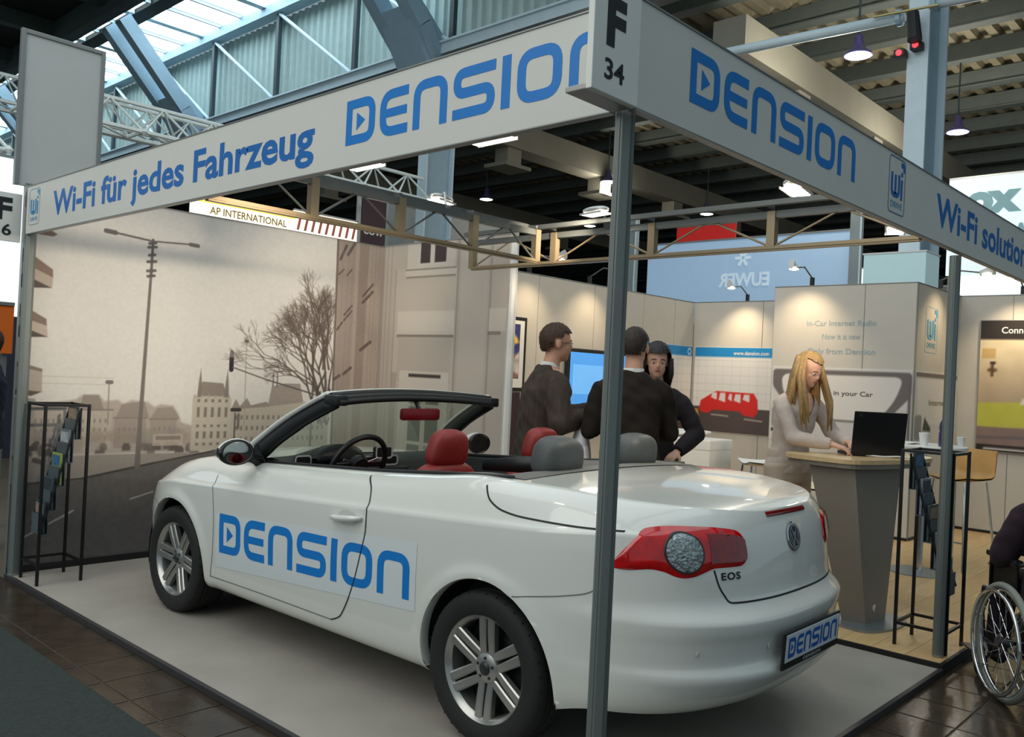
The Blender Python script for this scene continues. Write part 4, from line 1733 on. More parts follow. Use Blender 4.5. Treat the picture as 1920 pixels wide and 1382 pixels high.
# dashboard
P = []
for i in range(25):
    v = -.69+1.38*i/24
    hump = .045*math.exp(-((v-.36)/.17)**2)
    P.append([(1.70, v, .70), (1.71, v, .86), (1.73, v, .945+hump*.8), (1.77, v, .982+hump), (1.88, v, .992+hump*.5), (2.05, v, .965), (2.30, v, .94)])
MB().grid(P).build('dashboard', M_interior, CAR, smooth=True)
mb = MB()
P = []
for i in range(15):
    v = .36-.17+.34*i/14
    k_ = math.sqrt(max(0, 1-((v-.36)/.172)**2))
    P.append([(1.66, v, .985), (1.66, v, .985+.095*k_), (1.75, v, .985+.085*k_), (1.90, v, .985+.03*k_)])
mb.grid(P).build('instrument_hood', M_blackplastic, CAR, smooth=True)
for v, z in ((.585, .985), (.10, .965), (-.06, .965), (-.60, .975)):
    vent = MB()
    p = rounded([(-.052, -.028), (.052, -.028), (.052, .028), (-.052, .028)], .022, True)
    vs, fs = ribbon2(p, .010, True)
    vent.add([(1.712, v+q[0], z+q[1]) for q in vs], fs)
    vv = vent.build('air_vent', mat('silver_trim', (214, 216, 218), .35, .1, var=0), CAR)
    MB().box((1.714, v-.045, z-.022), (1.74, v+.045, z+.022)).build('vent_grille', M_blackplastic, vv)
MB().cbox((1.64, -.15, .55), (1.72, .15, .93), .015).build('centre_console', M_blackplastic, CAR)
mb = MB()
p = rounded([(-.062, -.035), (.062, -.035), (.062, .035), (-.062, .035)], .02, True)
vs, fs = ribbon2(p, .012, True)
mb.add([(1.672, .03+q[0], 1.020+q[1]) for q in vs], fs)
mb.build('display_frame', mat('silver_trim', (214, 216, 218), .35, .1, var=0), CAR)
MB().cbox((1.676, -.032, .987), (1.71, .092, 1.053), .010).build('display', M_blackplastic, CAR)
# steering wheel
tilt = Matrix.Translation((1.49, .37, .975)) @ Matrix.Rotation(R(-24), 4, 'Y')
mb = MB()
rows = []
for k in range(41):
    a = 2*PI*k/40
    c_ = Vector((0, .182*math.cos(a), .182*math.sin(a)))
    rad = Vector((0, math.cos(a), math.sin(a)))
    rows.append([c_+rad*.016*math.cos(b)+Vector((1, 0, 0))*.016*math.sin(b) for b in np.linspace(0, 2*PI, 11)[:-1]])
mb.grid(rows, close=True)
mb.xf(tilt)
sw = mb.build('steering_wheel', M_blackplastic, CAR, smooth=True)
mb = MB().lathe([(0, -.02), (.05, -.02), (.062, 0), (.05, .03), (0, .03)], 24, axis='x')
for a in (R(0), R(180), R(270)):
    mb.bar((.005, .05*math.cos(a), .05*math.sin(a)), (.005, .175*math.cos(a), .175*math.sin(a)), .03, .012, up=(1, 0, 0))
mb.xf(tilt)
mb.build('wheel_hub', M_blackplastic, sw, smooth=True, angle=40)
mb = MB()
for a in (R(20), R(160)):
    mb.bar((-.006, .06*math.cos(a), .06*math.sin(a)), (-.006, .13*math.cos(a), .13*math.sin(a)), .010, .004, up=(1, 0, 0))
mb.xf(tilt)
mb.build('wheel_inlay', M_chrome, sw)
MB().tube([(1.49, .37, .975), (1.75, .37, .93)], .035, 10).build('steering_column', M_blackplastic, CAR)


# seats
def pad(mb, c, dims, lean=0.0, e=4.0, n=18, taper=0.0):
    """superellipsoid cushion"""
    M_ = Matrix.Translation(c) @ Matrix.Rotation(lean, 4, 'Y')
    rows = []
    for i in range(n+1):
        ph = -PI/2+PI*i/n
        row = []
        for j in range(2*n):
            t = 2*PI*j/(2*n)

            def sp(x):
                return math.copysign(abs(x)**(2/e), x)
            cp, sp_ = sp(math.cos(ph)), sp(math.sin(ph))
            k_ = 1-taper*(sp_+1)/2
            row.append(M_ @ Vector((dims[0]*cp*sp(math.cos(t)), dims[1]*k_*cp*sp(math.sin(t)), dims[2]*sp_)))
        rows.append(row)
    mb.grid(rows, close=True)
    return mb


for v in (.37, -.37):
    seat = MB()
    pad(seat, (.86, v, .74), (.075, .25, .34), R(-16), 3.2)
    so = seat.build('front_seat', M_red, CAR, smooth=True)
    MB_ = MB()
    pad(MB_, (1.14, v, .50), (.27, .25, .075), R(-6), 3.2)
    MB_.build('seat_cushion', M_red, so, smooth=True)
    mb = MB()
    pad(mb, (.775, v, 1.135), (.058, .138, .098), R(-10), 3.2, 18, .22)
    mb.build('headrest', M_red, so, smooth=True)
    mb = MB()
    mb.tube([(.80, v-.05, 1.08), (.82, v-.05, .98)], .007, 8).tube([(.80, v+.05, 1.08), (.82, v+.05, .98)], .007, 8)
    mb.build('headrest_bars', M_chrome, so)
mb = MB()
pad(mb, (.30, 0, .78), (.08, .58, .26), R(-14), 4)
rs = mb.build('rear_bench', M_red, CAR, smooth=True)
mb = MB()
pad(mb, (.55, 0, .52), (.25, .56, .07), R(-4), 4)
mb.build('bench_cushion', M_red, rs, smooth=True)
for v, uu in ((.315, .10), (-.36, .125)):
    mb = MB()
    pad(mb, (uu, v, 1.155), (.085, .150, .098), R(-6), 3.0, 18, .16)
    mb.build('rear_headrest', M_greyl, rs, smooth=True)
    MB().cbox((.03, v-.11, 1.085), (.045, v+.11, 1.10), .004).build('headrest_slot', M_blackplastic, rs)
# seat belt strap / side bolster seen between the headrests
MB().tube([(.78, .10, 1.04), (.55, .0, 1.06), (.35, -.05, 1.085)], [.03, .045, .03], 8, flat=.35, up=(0, 0, 1)).build('folded_strap', M_blackplastic, CAR, smooth=True)
# ------------------------------------------------------------------ exhibition hall
M_deck = mat('roof_deck', (146, 138, 114), .75, var=.10)
M_beam = mat('roof_beam_grey', (92, 100, 96), .7, var=.06)
M_conc = mat('duct_beam', (122, 119, 106), .8, var=.06, scale=2)
M_steel = mat('blue_grey_steel', (156, 182, 198), .5, var=.04)
M_steel_d = mat('dark_steel', (52, 66, 72), .5, var=.05)
M_clad = mat('clerestory_cladding', (176, 196, 192), .6, var=.04)
M_lightsteel = mat('light_steel', (206, 224, 232), .45, var=.03)
M_darkroof = mat('dark_roof', (34, 38, 36), .8, var=.1)
M_skyglass = mat('skylight_glass', (235, 248, 252), .3, var=0, emit=(222, 244, 255), estr=4.5)
M_hallamp = mat('lamp_diffuser', (255, 250, 235), .3, var=0, emit=(255, 248, 228), estr=7.0)
M_lampviolet = mat('lamp_reflector', (92, 84, 140), .3, .3, var=.05)

# low roof behind the column line: corrugated deck + beams
ZR = 8.15
prof = []
y = -16.0
while y < 34:
    prof += [(y, ZR), (y+.14, ZR), (y+.18, ZR+.11), (y+.32, ZR+.11)]
    y += .36
rows = [[(x, a, b) for a, b in prof] for x in (9.75, 46)]
ce = struct(MB().grid(rows).build('ceiling', M_deck))
x = 10.6
bm0 = MB().bar((0, -16, 0), (0, 34, 0), .16, .30).bar((0, -16, -.16), (0, 34, -.16), .26, .03).mesh('roof_beam', M_beam)
while x < 44:
    o = bpy.data.objects.new('roof_beam', bm0)
    COL.objects.link(o)
    o.parent = ce
    o.location = (x, 0, ZR-.17)
    x += 1.62
for i, yv in enumerate((5.45, 12.25, 19.2, -2.2)):
    b = MB().box((9.9, yv-.28, 6.62), (46, yv+.28, 7.2))
    o = b.build('duct_beam', M_conc, ce)
    for xx in (12.2, 15.6, 19.0, 22.4):
        MB().box((xx-.22, yv-.2, 6.25), (xx+.22, yv+.2, 6.62)).box((xx-.42, yv-.34, 6.17), (xx+.42, yv+.34, 6.25)).build('duct_outlet', M_conc, o)
# far end of the hall
struct(MB().box((46, -16, FLZ), (46.2, 34, ZR+.3)).build('wall_far_right', mat('far_wall', (52, 56, 54), .9, var=.1)))
struct(MB().box((9.9, 34, FLZ), (46, 34.2, 10.4)).build('wall_far_left', mat('far_wall')))

# clerestory on the column line X = 9.6
cl = thing('clerestory_frame', 'blue-grey steel clerestory girder with corrugated cladding under the roof lights', 'girder', (9.6, 0, 0))
Y0, Y1 = -7.8, 43.0
MB().box((-.10, Y0, 7.86), (.12, Y1, 8.06)).box((-.16, Y0, 8.06), (.16, Y1, 8.10)).build('lower_chord', M_lightsteel, cl)
MB().box((-.12, Y0, 7.62), (.14, Y1, 7.80)).build('lower_flange', M_steel_d, cl)
MB().box((-.16, Y0, 10.22), (.16, Y1, 10.48)).build('upper_chord', M_steel, cl)
prof = []
y = Y0
while y < Y1:
    prof += [(.30, y), (.30, y+.10), (.36, y+.14), (.36, y+.24)]
    y += .28
MB().grid([[(a, b, z_) for a, b in prof] for z_ in (8.1, 10.3)]).build('cladding', M_clad, cl)
k = 0
yv = 11.45-3.2*5
while yv < 42:
    MB().box((-.05, yv-.06, 8.1), (.05, yv+.06, 10.22)).build('upright', M_steel_d, cl)
    MB().tube([(-.02, yv+3.2-.05, 10.2), (-.02, yv+.1, 8.12)], .045, 8).build('diagonal', M_lightsteel, cl)
    yv += 3.2


# steel columns with forked struts
def hall_column(yv, label, foot=FLZ):
    t = thing('steel_column', label, 'column', (9.6, yv, foot), group='steel columns of the hall')
    MB().box((-.02, -.13, 0), (.02, .13, 7.9)).build('front_flange', M_lightsteel, t)
    MB().box((.02, -.03, 0), (.70, .03, 7.9)).build('web', M_steel, t)
    MB().box((.70, -.13, 0), (.74, .13, 7.9)).build('rear_flange', M_lightsteel, t)
    for e in (-.42, .42):
        pts = [(0, e*.7, 7.6), (-.6, e, 8.35), (-2.35, e*1.05, 10.25)]
        mb = MB()
        for a, b in zip(pts[:-1], pts[1:]):
            mb.bar(a, b, .36, .30, up=(0, 1, 0))
        mb.build('fork_strut', M_steel, t)
    MB().prism([(.35, 7.3), (-.3, 7.45), (-1.0, 8.6), (-.55, 8.75), (.1, 8.2), (.4, 7.9)], .9, frame=((0, -.45, 0), (1, 0, 0), (0, 0, 1), (0, 1, 0))).build('gusset', M_steel, t)
    return t


hall_column(2.52, 'pale blue steel column rising behind the cabin wall')
hall_column(12.15, 'blue-grey steel column seen through the stand above the building photo')
hall_column(21.9, 'forked blue-grey steel column above the slogan board')
hall_column(31.5, 'farthest forked blue-grey steel column beside the grey tower panel')
# cross tube between column and beam with two small red signal lamps and cameras
tb = thing('tie_tube', 'pale round tie tube reaching the steel column behind the logo fascia', 'tube', (9.48, 2.67, 6.40))
MB().tube([(0, 0, 0), (0, 3.6, .12)], .07, 12).build('tube', M_lightsteel, tb, smooth=True)
MB().lathe([(.11, -.03), (.11, .03)], 12, center=(0, .06, 0), axis='y').build('collar', M_steel, tb)
tb2 = thing('tie_tube', 'pale tie tube continuing to the aisle side of the steel column', 'tube', (9.48, 2.36, 6.48))
MB().tube([(0, 0, 0), (0, -3.4, -.16)], .07, 12).build('tube', M_lightsteel, tb2, smooth=True)
MB().lathe([(.11, -.03), (.11, .03)], 12, center=(0, -.06, 0), axis='y').build('collar', M_steel, tb2)
for dy, dz, lab in ((.18, 5.92, 'red signal lamp on the column flange facing the stand'), (-.02, 5.98, 'red signal lamp on the column beside the web')):
    s = thing('signal_lamp', lab, 'lamp', (9.48, 2.52+dy, dz), group='signal lamps')
    MB().cbox((-.06, -.07, -.05), (.08, .07, .05), .012).build('housing', M_black, s)
    MB().lathe([(0, -.085), (.035, -.08), (.04, -.06)], 14, axis='x').build('lens', mat('signal_red', (220, 60, 70), .3, var=0, emit=(255, 60, 70), estr=1.5), s)
sp = thing('stage_spot', 'black spotlight clamped high on the steel column', 'lamp', (9.36, 2.52, 6.12))
MB().tube([(0, 0, .25), (-.05, -.05, -.12)], [.07, .09], 12).build('housing', M_black, sp)
MB().tube([(-.0, .0, .1), (.12, 0, .15)], .02, 8).build('bracket', M_lightsteel, sp)
MB().tube([(0, .5, .32), (0, -.3, .28)], .018, 6).build('bar', mat('brass', (170, 160, 110), .4, .4), sp)

# roof lights on the aisle side and the dark high roof
rl = struct(MB().box((7.55, Y0, 10.42), (7.95, Y1, 10.75)).build('trim_roof_girder', M_darkroof))
pane0 = MB().box((0.02, .04, 0), (1.60, 1.02, .02)).mesh('pane', M_skyglass)
fr0 = MB().box((0, -.035, -.05), (1.62, .035, .06)).mesh('glazing_bar', M_lightsteel)
pane1 = MB().box((0.02, .04, 0), (.62, 1.02, .02)).mesh('pane', M_skyglass)
fr1 = MB().box((0, -.035, -.05), (.64, .035, .06)).mesh('glazing_bar', M_lightsteel)
rw = struct(MB().box((9.56, Y0, 10.5), (9.62, Y1, 10.56)).build('window_roof_light', M_lightsteel))
yv = 12.0
k = 0
while yv < Y1-1:
    for me, xx in ((pane0, 7.96), (pane1, 6.90)):
        if (k % 9 == 4 and xx > 7) or (k % 5 == 2 and xx < 7):
            pass
        o = bpy.data.objects.new('pane', me)
        COL.objects.link(o)
        o.parent = rw
        o.location = (xx, yv, 10.52)
    for me, xx in ((fr0, 7.95), (fr1, 6.9)):
        o = bpy.data.objects.new('glazing_bar', me)
        COL.objects.link(o)
        o.parent = rw
        o.location = (xx, yv+(.06 if k % 3 else .0), 10.50)
        if k % 3 == 0:
            o.scale = (1, 3.2, 1.6)
    yv += 1.06
    k += 1
struct(MB().box((-14, 12, 10.5), (6.9, 46, 10.8)).build('ceiling_high_roof', M_darkroof))
for yv in (14.0, 17.4, 20.8, 24.2, 27.6, 31.0, 34.4):
    MB().box((-14, yv-.15, 10.1), (6.9, yv+.15, 10.5)).build('roof_rib', mat('roof_rib', (58, 70, 66), .7, var=.05), bpy.data.objects['ceiling_high_roof'])
MB().box((6.5, 12, 9.9), (6.8, 46, 10.5)).build('edge_girder', mat('roof_rib'), bpy.data.objects['ceiling_high_roof'])


# ------------------------------------------------------------------ pendant hall lamps
def pendant(loc, label):
    t = thing('pendant_lamp', label, 'lamp', loc, group='pendant lamps of the hall')
    MB().lathe([(.05, .30), (.06, .27), (.07, .16), (.12, .07), (.19, .02), (.20, -.01), (.185, -.01)], 24).build('reflector', M_lampviolet, t, smooth=True)
    MB().lathe([(.0, -.035), (.11, -.03), (.182, -.010), (.182, -.004), (0, -.004)], 24).build('diffuser', M_hallamp, t, smooth=True)
    MB().tube([(0, 0, .29), (0, 0, ZR-loc[2])], .015, 6).build('cable', M_steel_d, t)
    return t


names = {(0, 0): 'pendant lamp hanging before the corrugated roof near the red signal lamps', (1, 0): 'pendant lamp hanging right of the steel column',
         (1, 1): 'pendant lamp beside the duct beam beyond the corner post', (1, 2): 'pendant lamp over the truss beside the blue-grey column',
         (2, 2): 'far pendant lamp beside the flood lamp on the deep truss', (2, 1): 'far pendant lamp above the red banner'}
for (i, j), lab in names.items():
    pendant(((10.7, 15.5, 20.3)[i], (3.75, 11.9, 16.2)[j], 6.5), lab)
lamp('hall_pendant_glow', 'POINT', (10.7, 3.75, 6.3), 230, (1, .93, .8), size=.3)
lamp('hall_pendant_glow', 'POINT', (15.5, 3.75, 6.3), 230, (1, .93, .8), size=.3)
lamp('hall_pendant_glow', 'POINT', (15.5, 11.9, 6.3), 200, (1, .93, .8), size=.3)


# ------------------------------------------------------------------ white space-frame trusses of other stands
def space_truss(p, q, s, n, label, m_):
    p, q = Vector(p), Vector(q)
    t = thing('space_truss', label, 'truss', p, group='white space-frame trusses')
    d = (q-p)/n
    dn = d.normalized()
    sd = Vector((dn.y, -dn.x, 0))
    cs = [sd*s/2, -sd*s/2, Vector((0, 0, s*.85))]
    for c in cs:
        MB().tube([c, c+d*n], .035, 6).build('chord', m_, t)
    for i in range(n):
        a, b = d*i, d*(i+1)
        m = MB()
        m.tube([cs[0]+a, cs[2]+(a+b)/2, cs[0]+b], .022, 5).tube([cs[1]+a, cs[2]+(a+b)/2, cs[1]+b], .022, 5).tube([cs[0]+a, cs[1]+b], .02, 5).tube([cs[0]+a, cs[1]+a], .02, 5)
        o = m.build('web_bay', m_, t)
        MB().lathe([(.0, -.06), (.06, 0), (0, .06)], 8, center=tuple(cs[0]+a)).build('node', m_, t)


M_wt = mat('white_tube', (228, 236, 232), .45, var=.02)
space_truss((2.0, 11.9, 4.9), (9.4, 11.9, 4.9), .55, 9, 'white space-frame truss running to the blue-grey column', M_wt)
space_truss((.6, 14.6, 5.55), (7.0, 14.6, 5.55), .6, 8, 'white space-frame truss above the slogan fascia', M_wt)
space_truss((1.2, 10.5, 4.0), (1.2, 16.8, 4.0), .6, 7, 'white space-frame truss leading deep into the hall', M_wt)


# ------------------------------------------------------------------ banners and boards of other stands
def board(name, lab, axis, fixed, a0, a1, z0, z1, m_, cat='banner', legs=True):
    """hanging board with frame; axis 'x' (at Y=fixed) or 'y' (at X=fixed)"""
    o = thing(name, lab, cat, (0, 0, 0))

    def bx(a, b, d0, d1, c0, c1):
        if axis == 'x':
            return (a, fixed+d0, c0), (b, fixed+d1, c1)
        return (fixed+d0, a, c0), (fixed+d1, b, c1)
    MB().box(*bx(a0, a1, 0, .03, z0, z1)).build('sheet', m_, o)
    MB().box(*bx(a0, a1, -.01, .04, z1, z1+.03)).build('top_rail', M_profile, o)
    if legs:
        for a in (a0+.05, a1-.05):
            MB().box(*bx(a-.02, a+.02, .03, .07, FLZ, z0)).build('support', M_profile, o)
    return o


def ltext(o, s, w_, h_, origin, A, m_, bold=.02, N=None, name='lettering'):
    mb = MB()
    N = N or Vector(A).cross(Vector((0, 0, 1)))
    text_into(mb, s, w_, h_, (origin, A, (0, 0, 1), N), bold, lift=.004)
    return mb.build(name, m_, o)


E1 = dict(var=0)
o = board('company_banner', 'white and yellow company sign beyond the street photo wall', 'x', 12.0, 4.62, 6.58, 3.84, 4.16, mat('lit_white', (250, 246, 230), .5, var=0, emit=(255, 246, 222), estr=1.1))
ltext(o, 'AP INTERNATIONAL', 1.45, .12, (4.95, 11.995, 3.93), (1, 0, 0), mat('ochre', (176, 146, 60), .5))
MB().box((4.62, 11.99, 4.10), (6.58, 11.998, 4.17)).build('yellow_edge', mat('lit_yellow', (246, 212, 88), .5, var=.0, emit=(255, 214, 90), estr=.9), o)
o = board('striped_awning', 'red and white striped awning edge behind the street photo wall', 'x', 12.1, 6.60, 8.0, 3.9, 4.28, mat('lit_white'))
for i in range(9):
    MB().prism([(0, 0), (.05, 0), (.11, .3), (.06, .3)], .01, frame=((6.66+i*.15, 12.085, 3.94), (1, 0, 0), (0, 0, 1), (0, -1, 0))).build('stripe', mat('stripe_red', (206, 120, 104), .6), o)
o = board('company_banner', 'dark purple banner with white letters behind the lattice truss', 'x', 12.0, 8.02, 8.6, 3.8, 4.75, mat('plum', (62, 40, 48), .6))
ltext(o, 'eow', .48, .16, (8.07, 11.995, 4.08), (1, 0, 0), M_white)
board('exhibition_wall', 'pale grey exhibition wall behind the lattice truss', 'x', 13.0, 8.65, 13.5, FLZ, 5.0, mat('pale_grey', (190, 194, 190), .7), 'wall', False)
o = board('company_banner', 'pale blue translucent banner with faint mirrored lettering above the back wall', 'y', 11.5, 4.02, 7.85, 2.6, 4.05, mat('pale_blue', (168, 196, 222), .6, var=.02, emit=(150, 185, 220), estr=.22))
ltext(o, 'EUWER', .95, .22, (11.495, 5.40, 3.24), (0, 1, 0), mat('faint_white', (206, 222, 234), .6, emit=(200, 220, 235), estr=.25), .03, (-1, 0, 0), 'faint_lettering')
for k in range(6):
    a = k*PI/3
    MB().bar((11.494, 5.9+.03*math.cos(a), 3.72+.03*math.sin(a)), (11.494, 5.9+.15*math.cos(a), 3.72+.15*math.sin(a)), .05, .004, up=(1, 0, 0)).build('emblem_petal', mat('faint_white'), o)
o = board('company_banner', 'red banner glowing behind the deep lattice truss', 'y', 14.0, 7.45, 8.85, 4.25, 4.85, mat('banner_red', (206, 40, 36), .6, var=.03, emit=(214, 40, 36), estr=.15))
ltext(o, 'FAIR', .6, .14, (13.99, 8.6, 4.36), (0, -1, 0), mat('pale_red', (232, 150, 140), .6))
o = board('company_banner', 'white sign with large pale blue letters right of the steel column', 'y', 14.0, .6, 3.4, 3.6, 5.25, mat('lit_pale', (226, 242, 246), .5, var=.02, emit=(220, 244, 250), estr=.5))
for s_, w_, h_, yy0, zz in (('ox', .85, .46, 3.12, 4.66), ('A', .30, .38, 2.42, 4.02)):
    ltext(o, s_, w_, h_, (13.99, yy0, zz), (0, -1, 0), mat('pale_cyan', (150, 196, 208), .6), .06)
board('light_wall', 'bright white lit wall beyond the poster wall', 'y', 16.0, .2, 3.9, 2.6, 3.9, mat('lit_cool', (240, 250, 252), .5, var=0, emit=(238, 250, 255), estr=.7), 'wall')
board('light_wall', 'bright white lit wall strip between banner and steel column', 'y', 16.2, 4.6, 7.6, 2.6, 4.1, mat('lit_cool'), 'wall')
# steel uprights and camera bracket near the pale banner
for xx, yv, lab in ((11.2, 3.85, 'grey upright beside the pale blue banner'), (11.2, 7.98, 'grey upright at the other edge of the pale blue banner')):
    t = thing('banner_upright', lab, 'post', (xx, yv, FLZ), group='banner uprights')
    MB().box((-.06, -.08, 0), (.06, .08, 4.6)).build('profile', mat('upright_grey', (140, 150, 152), .5), t)
    MB().box((-.07, -.10, 0), (-.06, -.075, 4.6)).build('edge_strip', M_lightsteel, t)
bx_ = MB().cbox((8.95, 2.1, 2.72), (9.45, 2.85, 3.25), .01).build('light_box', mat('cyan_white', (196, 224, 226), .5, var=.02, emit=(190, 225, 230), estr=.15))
tag(bx_, 'pale cyan box at the foot of the steel column above the cabin', 'box')
MB().box((8.94, 2.1, 2.64), (9.47, 2.85, 2.72)).build('base_plate', M_profile, bx_)
MB().box((8.94, 2.1, FLZ), (9.47, 2.85, 2.64)).build('pedestal', M_profile, bx_)
MB().cbox((8.94, 2.09, 3.25), (9.46, 2.86, 3.27), .004).build('lid', M_white, bx_)
# left neighbour stand
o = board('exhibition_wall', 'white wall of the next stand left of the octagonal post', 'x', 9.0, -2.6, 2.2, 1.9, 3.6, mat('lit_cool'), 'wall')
o = board('company_banner', 'orange banner beside the street photo wall', 'x', 7.0, -.2, .56, 1.5, 1.92, mat('orange', (226, 108, 26), .6, var=.02), 'banner')
board('exhibition_wall', 'dark wall section of the next stand', 'x', 12.5, -4, 4.4, FLZ, 3.7, mat('dark_wall', (44, 46, 60), .8), 'wall', False)
board('exhibition_wall', 'long dim exhibition wall far behind the back wall', 'x', 15.0, 4.5, 26, FLZ, 3.4, mat('dim_wall', (96, 100, 100), .8), 'wall', False)
board('exhibition_wall', 'dim exhibition wall far behind the cabin', 'y', 19.0, -6, 14.5, FLZ, 4.0, mat('dim_wall'), 'wall', False)
# ------------------------------------------------------------------ people
M_skin = mat('skin', (214, 160, 132), .5, var=.05, scale=30)
M_skin2 = mat('skin_light', (222, 172, 146), .5, var=.05, scale=30)
M_lip = mat('lips', (168, 92, 84), .45, var=.03)
M_eye = mat('eye_white', (226, 222, 216), .25, var=0)
M_iris = mat('iris', (52, 40, 34), .2, var=0)


def remesh(mb, name, voxel, smooth_it=4, mats=None):
    """fuse overlapping closed shapes into one continuous skin"""
    me = mb.mesh(name+'_src', mats or [M_skin])
    ob = bpy.data.objects.new('tmp', me)
    COL.objects.link(ob)
    md = ob.modifiers.new('r', 'REMESH')
    md.mode = 'VOXEL'
    md.voxel_size = voxel
    if smooth_it:
        sm = ob.modifiers.new('s', 'SMOOTH')
        sm.factor = .5
        sm.iterations = smooth_it
    dg = bpy.context.evaluated_depsgraph_get()
    out = bpy.data.meshes.new_from_object(ob.evaluated_get(dg))
    bpy.data.objects.remove(ob)
    bpy.data.meshes.remove(me)
    out.name = name
    out.materials.clear()
    for q in (mats or [M_skin]):
        out.materials.append(q)
    out.polygons.foreach_set('use_smooth', [True]*len(out.polygons))
    return out


def addmesh(name, me, parent):
    o = bpy.data.objects.new(name, me)
    COL.objects.link(o)
    o.parent = parent
    return o


def loft(mb, secs, n=20, e=2.3):
    """secs: list of (centre, rx, ry) horizontal superellipse sections bottom to top"""
    P = []
    for c, rx, ry in secs:
        row = []
        for j in range(n):
            t = 2*PI*j/n
            cx, sy = math.cos(t), math.sin(t)
            row.append((c[0]+rx*math.copysign(abs(cx)**(2/e), cx), c[1]+ry*math.copysign(abs(sy)**(2/e), sy), c[2]))
        P.append(row)
    k0 = len(mb.v)
    mb.grid(P, close=True)
    mb.f.append(tuple(k0+j for j in reversed(range(n))))
    mb.mi.append(0)
    mb.f.append(tuple(k0+(len(secs)-1)*n+j for j in range(n)))
    mb.mi.append(0)


def ik(a, t, l1, l2, hint):
    a, t, hint = Vector(a), Vector(t), Vector(hint)
    d = t-a
    L = min(d.length, (l1+l2)*.995)
    d.normalize()
    x = (l1*l1-l2*l2+L*L)/(2*L)
    h = math.sqrt(max(0, l1*l1-x*x))
    s = hint-d*hint.dot(d)
    s.normalize()
    return a+d*x+s*h, a+d*L


def hand(mb, wrist, direction, palm_n, side, curl=.5):
    """palm + five fingers; direction = along the hand, palm_n = palm normal, side=+1 thumb on the +cross side"""
    d = Vector(direction).normalized()
    n = Vector(palm_n)
    n = (n-d*n.dot(d)).normalized()
    s = d.cross(n)*side
    w_ = Vector(wrist)
    for k, off in enumerate((-.028, -.010, .010, .028)):
        mb.tube([w_+s*off*.55, w_+d*.045+s*off, w_+d*.09+s*off], [.016, .0155, .0125], 8)
    mb.tube([w_-d*.03, w_+d*.03], [.026, .028], 10, flat=.7, up=tuple(s))
    for off, ln in ((.030, .068), (.010, .078), (-.010, .073), (-.029, .058)):
        p = w_+d*.085+s*off
        pts = [p]
        ang = 0
        for q in range(3):
            ang += curl*(.7 if q == 0 else 1.0)
            dd = d*math.cos(ang)+n*math.sin(ang)
            p = p+dd*ln/3*(1.15 if q == 0 else .95)
            pts.append(p)
        mb.tube(pts, [.0105, .0098, .009, .0078], 8)
    # thumb from the side of the palm near its base
    p = w_+d*.022+s*.024
    t1 = p+(d*.55+s*.75+n*.25).normalized()*.036
    t2 = t1+(d*.85+s*.30+n*.45).normalized()*.030
    mb.tube([p, t1, t2], [.0135, .0115, .009], 8)


def head_shape(mb, c, M_, k=1.0, female=False):
    """skull, jaw, nose, ears around centre c, M_ = 3x3 orientation (x forward, y left, z up)"""
    def E(off, r_):
        mb.ellipsoid(Vector(c)+M_ @ (Vector(off)*k), [q*k for q in r_], 18, 12, rot=M_)
    E((-.012, 0, .028), (.098, .076, .092))
    E((.022, 0, -.035), (.068, .060, .078))
    E((.048, 0, -.078), (.036, .034, .034))
    E((.060, 0, .018), (.030, .052, .026))
    E((.088, 0, -.018), (.016, .011, .020))
    E((.080, 0, .004), (.014, .010, .026))
    E((.074, .0, -.052), (.016, .022, .012))
    for s in (1, -1):
        E((.050, s*.036, -.020), (.026, .020, .022))
        E((-.012, s*.080, -.008), (.020, .009, .032))
        E((.070, s*.008, -.026), (.012, .010, .009))


def face_bits(root, c, M_, k=1.0, brow=(70, 48, 36)):
    for s in (1, -1):
        p = Vector(c)+M_ @ (Vector((.072, s*.032, .004))*k)
        a = MB().ellipsoid(p, (.012*k, .014*k, .008*k), 12, 8, rot=M_)
        e = a.build('eye', M_eye, root, smooth=True)
        MB().ellipsoid(p+M_ @ Vector((.0085*k, 0, 0)), (.004*k, .0062*k, .0062*k), 10, 6, rot=M_).build('iris', M_iris, e, smooth=True)
        b = MB()
        b.tube([Vector(c)+M_ @ (Vector(q)*k) for q in ((.086, s*.012, .024), (.084, s*.030, .030), (.072, s*.050, .024))], [.003, .0042, .002], 6)
        b.build('eyebrow', mat('brow_%d' % brow[0], brow, .7), root, smooth=True)
    b = MB().tube([Vector(c)+M_ @ (Vector(q)*k) for q in ((.078, .022, -.053), (.089, .008, -.050), (.089, -.008, -.050), (.078, -.022, -.053))], [.002, .0055, .0055, .002], 8)
    b.build('mouth', M_lip, root, smooth=True)


